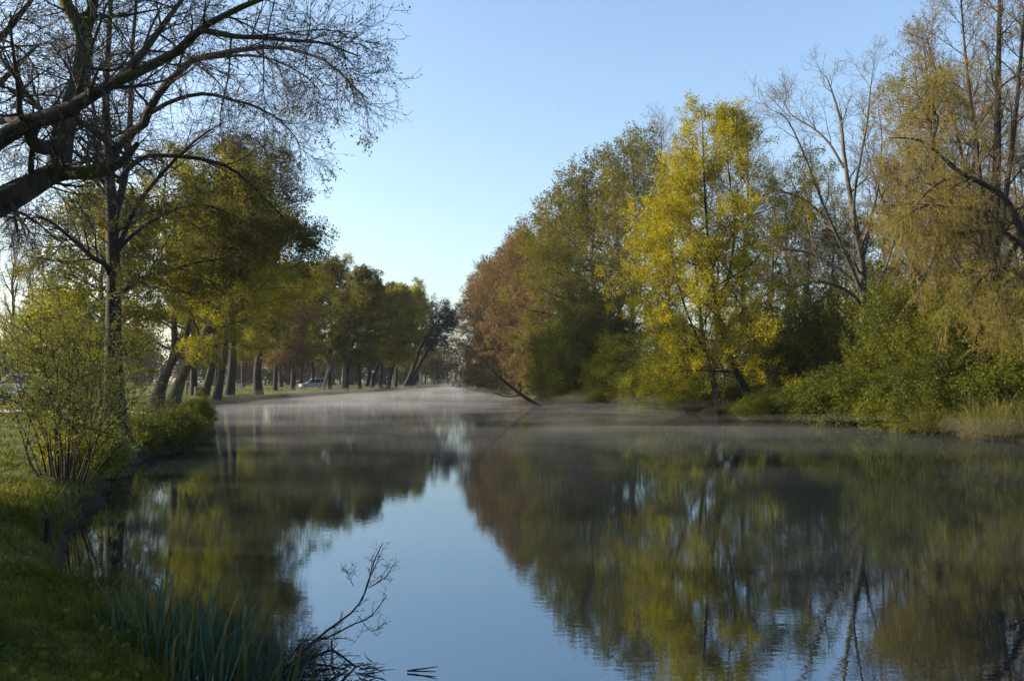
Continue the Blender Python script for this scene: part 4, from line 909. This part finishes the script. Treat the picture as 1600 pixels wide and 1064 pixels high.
def lathe(pts, sides=14):
    a = np.arange(sides) / sides * 2 * math.pi; V = []; Q = []
    for r, z in pts: V += [(r * math.cos(t), r * math.sin(t), z) for t in a]
    for i in range(len(pts) - 1):
        for k in range(sides): k2 = (k + 1) % sides; Q.append((i * sides + k, i * sides + k2, (i + 1) * sides + k2, (i + 1) * sides + k))
    return np.array(V), np.array(Q)

def box(cx, cy, cz, sx, sy, sz, bev=0.0):
    b_ = min(bev, sx / 2.1, sy / 2.1, sz / 2.1)
    x, y, z = sx / 2, sy / 2, sz / 2
    if b_ <= 0:
        V = [(-x, -y, -z), (x, -y, -z), (x, y, -z), (-x, y, -z), (-x, -y, z), (x, -y, z), (x, y, z), (-x, y, z)]
        Q = [(0, 3, 2, 1), (4, 5, 6, 7), (0, 1, 5, 4), (1, 2, 6, 5), (2, 3, 7, 6), (3, 0, 4, 7)]
    else:
        def ring(zz, i): return [(-x + i, -y + i, zz), (x - i, -y + i, zz), (x - i, y - i, zz), (-x + i, y - i, zz)]
        V = ring(-z, b_) + ring(-z + b_, 0) + ring(z - b_, 0) + ring(z, b_)
        Q = [(3, 2, 1, 0), (12, 13, 14, 15)]
        for i in range(3):
            for k in range(4): k2 = (k + 1) % 4; Q.append((i * 4 + k, i * 4 + k2, i * 4 + 4 + k2, i * 4 + 4 + k))
    return np.array(V) + np.array([cx, cy, cz]), np.array(Q)

M['wood'] = bark_mat("weathered wood", (0.03, 0.024, 0.018), (0.12, 0.10, 0.075), scale=14)
M['concrete'] = plain_mat("pale concrete", (0.3, 0.31, 0.33), 0.8, var=0.2)
M['white'] = plain_mat("white paint", (0.75, 0.76, 0.78), 0.35, var=0.04, coat=0.4)
M['blue_paint'] = plain_mat("silver blue paint", (0.30, 0.40, 0.56), 0.3, 0.25, var=0.04, coat=0.5)
M['glass'] = plain_mat("dark car glass", (0.02, 0.03, 0.04), 0.06, var=0.1)
M['tyre'] = plain_mat("tyre rubber", (0.02, 0.02, 0.02), 0.85, var=0.2)
M['rim'] = plain_mat("alloy rim", (0.5, 0.5, 0.52), 0.3, 0.9, var=0.05)
M['lens'] = plain_mat("clear lamp lens", (0.8, 0.8, 0.8), 0.08, var=0.03, coat=0.8)
M['red_lens'] = plain_mat("red lamp lens", (0.4, 0.02, 0.02), 0.15, var=0.05)
M['trim'] = plain_mat("black trim", (0.03, 0.03, 0.03), 0.6, var=0.1)

xx, yy = -5.85, 11.3
o = empty('wooden_stake', (xx, yy, gz(xx, yy) - 0.3)); tag(o, "weathered wooden stake at the bank's edge below the willow shrub", "stake")
g = Geo(); g.put(*lathe([(0.045, 0), (0.045, 0.3), (0.042, 0.52), (0.04, 0.6), (0.026, 0.63), (0.0, 0.635)], 10)); add('post', g.mesh('post', [M['bark']], False), o)

# ------------------------------------------------------------------ things on the lawn
def stump(px, D, r, h, label):
    xx = X(px, D); o = empty('tree_stump', (xx, D, gz(xx, D) - 0.1)); tag(o, label, "stump")
    rng = np.random.default_rng(int(px * 7 + D)); V, Q = lathe([(r * 1.45, 0), (r * 1.2, 0.16), (r * 1.02, h * 0.5), (r, h), (r * 0.9, h + 0.03)], 16)
    V[:, :2] *= (1 + rng.normal(0, 0.05, (len(V), 1))); g = Geo(); g.put(V, Q); add('stump_bark', g.mesh('stump_bark', [M['bark']]), o)
    V, Q = lathe([(r * 0.9, h + 0.031), (r * 0.5, h + 0.04), (0.0, h + 0.04)], 16); g = Geo(); g.put(V, Q); add('cut_face', g.mesh('cut_face', [M['wood']]), o)
stump(311, 84, 0.42, 0.95, "broad dark stump at the foot of the right leaning trunk on the lawn")
stump(2, 52, 0.28, 0.45, "low black stump at the left edge of the lawn below the white van")

xx, yy = X(376, 150), 150.0
o = empty('litter_bin', (xx, yy, gz(xx, yy))); tag(o, "grey blue square litter bin on the sunlit lawn", "bin")
g = Geo(); g.put(*box(0, 0, 0.42, 0.72, 0.6, 0.8, 0.04)); add('body', g.mesh('body', [M['concrete']]), o)
g = Geo(); g.put(*box(0, 0, 0.87, 0.78, 0.66, 0.09, 0.03)); add('lid', g.mesh('lid', [M['trim']]), o)

xx, yy = X(294, 88), 88.0
o = empty('notice_post', (xx, yy, gz(xx, yy))); tag(o, "dark wooden post with a small square pale panel by the straight grey trunk", "post")
g = Geo(); g.put(*box(-0.11, 0, 0.45, 0.09, 0.09, 0.95, 0.01)); g.put(*box(0.13, 0, 0.78, 0.42, 0.07, 0.36, 0.01)); add('frame', g.mesh('frame', [M['wood']]), o)
g = Geo(); g.put(*box(0.13, -0.042, 0.78, 0.26, 0.012, 0.22, 0.003)); add('panel', g.mesh('panel', [M['concrete']]), o)

xx, yy = X(583, 156), 156.0
o = empty('garden_lamp', (xx, yy, gz(xx, yy))); tag(o, "white globe lamp on a slim post among the trunks of the far row", "lamp")
g = Geo(); g.put(*lathe([(0.09, 0), (0.07, 0.3), (0.045, 0.5), (0.04, 2.75)], 10)); add('post', g.mesh('post', [M['trim']]), o)
g = Geo(); g.put(*lathe([(0.06, 2.75)] + [(0.24 * math.sin(t), 3.0 - 0.24 * math.cos(t)) for t in np.linspace(0.3, math.pi, 9)], 14)); add('globe', g.mesh('globe', [M['white']], True), o)

def car(name, label, x, y, rz, paint, prof, cab, length, width, wheel_r, axles):
    """prof: lower body side profile, cab: cabin profile (x, z); windows sit on the cabin"""
    o = empty(name, (x, y, gz(x, y) + 0.02), rz); tag(o, label, "van" if 'van' in name else "car")
    def slab(pts, w0, w1, zsplit=None):
        n = len(pts); zs = [p[1] for p in pts]; z0, z1 = min(zs), max(zs)
        V = []
        for sgn, ins in ((-1, 0.0), (-1, 0.05), (1, 0.05), (1, 0.0)):
            for px_, pz in pts:
                w = w0 + (w1 - w0) * (pz - z0) / (z1 - z0)
                cx_ = (min(p[0] for p in pts) + max(p[0] for p in pts)) / 2
                k = 1 - (0.012 if ins == 0 else 0)
                V.append((cx_ + (px_ - cx_) * k, sgn * (w / 2 - ins), pz))
        # order: outer(-), inner ring(-), inner ring(+), outer(+)
        Q = []
        for r_ in range(3):
            for k in range(n): k2 = (k + 1) % n; Q.append((r_ * n + k, (r_ + 1) * n + k, (r_ + 1) * n + k2, r_ * n + k2))
        def cap(off, flip):
            i, j = 0, n - 1
            while j - i >= 3:
                q = (off + i, off + i + 1, off + j - 1, off + j); Q.append(q if flip else q[::-1]); i += 1; j -= 1
            if j - i == 2: q = (off + i, off + i + 1, off + j, off + j); 
            if j - i == 2: Q.append((off + i, off + i + 1, off + j, off + i) if False else (off + i, off + i + 1, off + i + 1, off + j))
        cap(0, False); cap(3 * n, True)
        return np.array(V), np.array(Q)
    g = Geo(); g.put(*slab(prof, width, width * 0.97)); g.put(*slab(cab, width * 0.95, width * 0.76)); body = add('body', g.mesh('body', [M[paint]]), o)
    x0, z0 = cab[0]; x3, z3 = cab[-1]; zt = max(p[1] for p in cab); zb = min(p[1] for p in cab)
    fx = [p for p in cab if p[1] > zt - 0.12]; xa, xb = min(p[0] for p in fx), max(p[0] for p in fx)
    xl, xr = min(p[0] for p in cab), max(p[0] for p in cab)
    def lerp(a, b_, t): return a + (b_ - a) * t
    def cabx(front, t): return lerp(xr, xb, t) if front else lerp(xl, xa, t)
    def wy(t): return lerp(width * 0.95, width * 0.76, t) / 2 + 0.012
    for sgn in (-1, 1):
        cuts = np.linspace(0, 1, 4)
        for i in range(3):
            V = []
            for t in (0.12, 0.86):
                a_, b_ = cabx(False, t) + 0.14, cabx(True, t) - 0.2
                V += [(lerp(a_, b_, cuts[i]) + 0.04, sgn * wy(t), lerp(zb, zt, t)), (lerp(a_, b_, cuts[i + 1]) - 0.04, sgn * wy(t), lerp(zb, zt, t))]
            q = (0, 1, 3, 2) if sgn < 0 else (2, 3, 1, 0)
            add('window', np_mesh('window', V, [q], [M['glass']]), o)
    for front, nm in ((True, 'windscreen'), (False, 'rear_window')):
        V = []; e = 0.014 if front else -0.014
        for t in (0.1, 0.88):
            V += [(cabx(front, t) + e, -wy(t) + 0.10, lerp(zb, zt, t)), (cabx(front, t) + e, wy(t) - 0.10, lerp(zb, zt, t))]
        add(nm, np_mesh(nm, V, [(0, 1, 3, 2) if front else (2, 3, 1, 0)], [M['glass']]), o)
    pf = max(p[0] for p in prof); pr = min(p[0] for p in prof)
    for ax in axles:
        for sgn in (-1, 1):
            V, Q = lathe([(wheel_r * 0.62, -0.1), (wheel_r * 0.93, -0.1), (wheel_r, -0.06), (wheel_r, 0.06), (wheel_r * 0.93, 0.1), (wheel_r * 0.62, 0.1)], 20)
            V = V[:, [0, 2, 1]]; g = Geo(); g.put(V, Q[:, ::-1]); w_ = add('wheel', g.mesh('wheel', [M['tyre']]), o, (ax, sgn * (width / 2 - 0.07), wheel_r))
            V, Q = lathe([(0.0, 0.085), (wheel_r * 0.3, 0.09), (wheel_r * 0.63, 0.075), (wheel_r * 0.63, -0.09)], 20); V = V[:, [0, 2, 1]] * np.array([1, sgn, 1]); g = Geo(); g.put(V, Q); add('rim', g.mesh('rim', [M['rim']]), w_)
    for sgn in (-1, 1):
        g = Geo(); g.put(*box(pf - 0.05, sgn * width * 0.37, 0.74, 0.16, 0.3, 0.17, 0.04)); add('headlight', g.mesh('headlight', [M['lens']]), o)
        g = Geo(); g.put(*box(pr + 0.03, sgn * width * 0.43, 0.9, 0.1, 0.16, 0.3, 0.03)); add('tail_light', g.mesh('tail_light', [M['red_lens']]), o)
        g = Geo(); g.put(*box(xr - 0.38, sgn * (width / 2 + 0.08), zb + 0.12, 0.1, 0.2, 0.15, 0.03)); add('mirror', g.mesh('mirror', [M['trim']]), o)
    g = Geo(); g.put(*box(pf + 0.0, 0, 0.42, 0.12, width * 0.94, 0.22, 0.04)); add('bumper', g.mesh('bumper', [M['trim']]), o); g = Geo(); g.put(*box(pr - 0.0, 0, 0.42, 0.12, width * 0.94, 0.22, 0.04)); add('bumper', g.mesh('bumper', [M['trim']]), o)
    return o
prof = [(-2.05, 0.3), (-2.1, 0.6), (-2.08, 0.98), (1.0, 0.98), (1.75, 0.88), (2.05, 0.72), (2.08, 0.45), (2.0, 0.28)]
cab = [(-2.02, 0.97), (-1.85, 1.55), (-1.6, 1.66), (0.15, 1.66), (0.4, 1.6), (1.1, 0.97)]
car('parked_car', "silver blue people carrier parked under the trees of the far row", X(489, 142), 142.0, math.radians(205), 'blue_paint', prof, cab, 4.15, 1.78, 0.31, (-1.3, 1.3))
prof = [(-2.5, 0.36), (-2.55, 0.7), (-2.52, 1.1), (1.5, 1.1), (2.1, 1.0), (2.4, 0.85), (2.45, 0.5), (2.35, 0.34)]
cab = [(-2.5, 1.09), (-2.42, 1.9), (-2.2, 2.02), (0.65, 2.02), (0.95, 1.94), (1.75, 1.09)]
car('parked_van', "white van parked at the left edge behind the willow shrub", X(36, 76), 76.0, math.radians(187), 'white', prof, cab, 5.0, 1.95, 0.34, (-1.55, 1.55))

# gravel track on the meadow
tx = np.linspace(-70, -17.5, 60); cy_ = 43 + 0.02 * (tx + 17) ** 2 * 0.15; V = []
for a_, c_ in zip(tx, cy_):
    for o_ in np.linspace(-1.6, 1.6, 5): V.append((a_, c_ + o_ + 0.25 * math.sin(a_ * 0.9 + o_), 0))
V = np.array(V); V[:, 2] = ground(V[:, 0], V[:, 1]) + 0.03
Q = [(i * 5 + k, i * 5 + 5 + k, i * 5 + 6 + k, i * 5 + 1 + k) for i in range(59) for k in range(4)]
o = add('path', np_mesh('path', V, Q, [plain_mat("grey gravel", (0.24, 0.22, 0.21), 0.95, var=0.35, vscale=3.0)], smooth=True)); tag(o, "grey gravel track crossing the meadow", "path", kind='structure')

# contrail high above
D = 9000.0; p0, p1 = PW(864, 166.5, D), PW(881, 176.5, D); g = Geo()
P = np.array([[np.array(p0) * (1 - t) + np.array(p1) * t for t in np.linspace(0, 1, 8)]]); g.put(*tubes(P, np.array([[1, 4, 6, 8, 9, 9, 7, 2]]) * 0.8, 8))
m, t, out = new_mat("thin ice cloud"); dfb = t.nodes.new("ShaderNodeBsdfDiffuse"); dfb.inputs[0].default_value = (0.9, 0.9, 0.9, 1); tb_ = t.nodes.new("ShaderNodeBsdfTransparent")
mx = t.nodes.new("ShaderNodeMixShader"); mx.inputs[0].default_value = 0.3; t.links.new(tb_.outputs[0], mx.inputs[1]); t.links.new(dfb.outputs[0], mx.inputs[2]); t.links.new(mx.outputs[0], out.inputs[0])
o = add('contrail', g.mesh('contrail', [m], True)); tag(o, "short thin white contrail in the clear blue sky", "contrail", kind='structure')

# ------------------------------------------------------------------ mist on the river and haze in the air
def vol_mat(name, col, dens, aniso=0.2):
    m, t, out = new_mat(name); v = t.nodes.new("ShaderNodeVolumePrincipled"); v.inputs['Color'].default_value = (*col, 1)
    v.inputs['Density'].default_value = dens; v.inputs['Anisotropy'].default_value = aniso; t.links.new(v.outputs[0], out.inputs['Volume'])
    return m

def make_mist(name, seed, dens, h0, h1, sx, sy, y0, y1, label, thr=0.0):
    xs = np.arange(-40, 30.01, 0.7); ys = np.exp(np.linspace(math.log(y0), math.log(y1), 240)); Xg, Yg = np.meshgrid(xs, ys)
    d_ = -river_sd(Xg, Yg)
    n = vnoise(Xg / sx, Yg / sy, seed) * 0.6 + vnoise(Xg / sx * 2.3, Yg / sy * 2.1, seed + 1) * 0.3 + vnoise(Xg / 2.4, Yg / 2.2, seed + 2) * 0.10
    h = h0 + (h1 - h0) * np.clip((n - 0.2) / 0.8, 0, 1)
    h *= np.clip(d_ / 3.0, 0, 1) ** 0.7 * np.clip((Yg - y0) / (y0 * 2.2), 0, 1)
    keep = d_ > -0.2; nx, ny = len(xs), len(ys)
    cell = keep[:-1, :-1] & keep[1:, :-1] & keep[:-1, 1:] & keep[1:, 1:]
    i, j = np.nonzero(cell); a = i * nx + j; N = nx * ny
    top = np.stack([Xg, Yg, 0.03 + np.maximum(h, 0.012)], -1).reshape(-1, 3); bot = np.stack([Xg, Yg, np.full_like(Xg, 0.03)], -1).reshape(-1, 3)
    qt = np.stack([a, a + 1, a + nx + 1, a + nx], -1); qb = qt[:, ::-1] + N; Q = [qt, qb]
    cp = np.pad(cell, 1)
    for (di, dj, e0, e1) in ((-1, 0, 0, 1), (0, 1, 1, nx + 1), (1, 0, nx + 1, nx), (0, -1, nx, 0)):
        m_ = ~cp[i + 1 + di, j + 1 + dj]; b_ = a[m_]; Q.append(np.stack([b_ + e0, b_ + e0 + N, b_ + e1 + N, b_ + e1], -1))
    o = add(name, np_mesh(name, np.vstack([top, bot]), np.vstack(Q), [vol_mat(name, (0.66, 0.655, 0.665), dens, 0.2)], smooth=True)); tag(o, label, "mist", kind='stuff')
make_mist('mist', 401, 0.0145, 0.06, 0.95, 15.0, 9.0, 22.0, 255.0, "low bank of morning mist lying on the river")

def make_wisps():
    rng = np.random.default_rng(78); g = Geo(); done = []; th = np.arange(12) / 12 * 2 * math.pi; ph = np.linspace(0, math.pi, 8)
    YY = np.exp(rng.uniform(math.log(24), math.log(230), 4000)); XX = rng.uniform(-27, 18, 4000); SD = river_sd(XX, YY)
    for x, y, sd in zip(XX, YY, SD):
        a, b_, c = rng.uniform(1.2, 4.5), rng.uniform(0.9, 3.2), rng.uniform(0.15, 0.5) * (0.7 + y / 200)
        if sd > -max(a, b_) - 0.3: continue
        if any((x - p) ** 2 + (y - q) ** 2 < (r + max(a, b_)) ** 2 * 1.1 for p, q, r in done): continue
        done.append((x, y, max(a, b_))); z = 0.9 + c * rng.uniform(0.25, 1.0) + 0.6
        V = np.array([[x + a * math.sin(p) * math.cos(t) * (1 + .2 * math.sin(3 * t + x)), y + b_ * math.sin(p) * math.sin(t), z + c * math.cos(p)] for p in ph for t in th]); V[:, 0] += (V[:, 2] - z) * rng.normal(0.3, 0.5)
        V[:, 2] = np.maximum(V[:, 2] - 0.9, 0.05)
        g.put(V, [(i * 12 + k, (i + 1) * 12 + k, (i + 1) * 12 + (k + 1) % 12, i * 12 + (k + 1) % 12) for i in range(7) for k in range(12)])
        if len(done) > 120: break
    o = add('mist_wisps', g.mesh('mist_wisps', [vol_mat('mist wisps', (0.64, 0.605, 0.585), 0.016, 0.2)], True)); tag(o, "thin wisps of mist rising off the river", "mist", kind='stuff')
make_wisps()
V, Q = box(-20, 200, 19, 1300, 1300, 46)
o = add('haze', np_mesh('haze', V, Q, [vol_mat('haze', (0.80, 0.87, 1.0), 0.00014, 0.3)])); tag(o, "thin morning haze filling the air", "haze", kind='stuff')
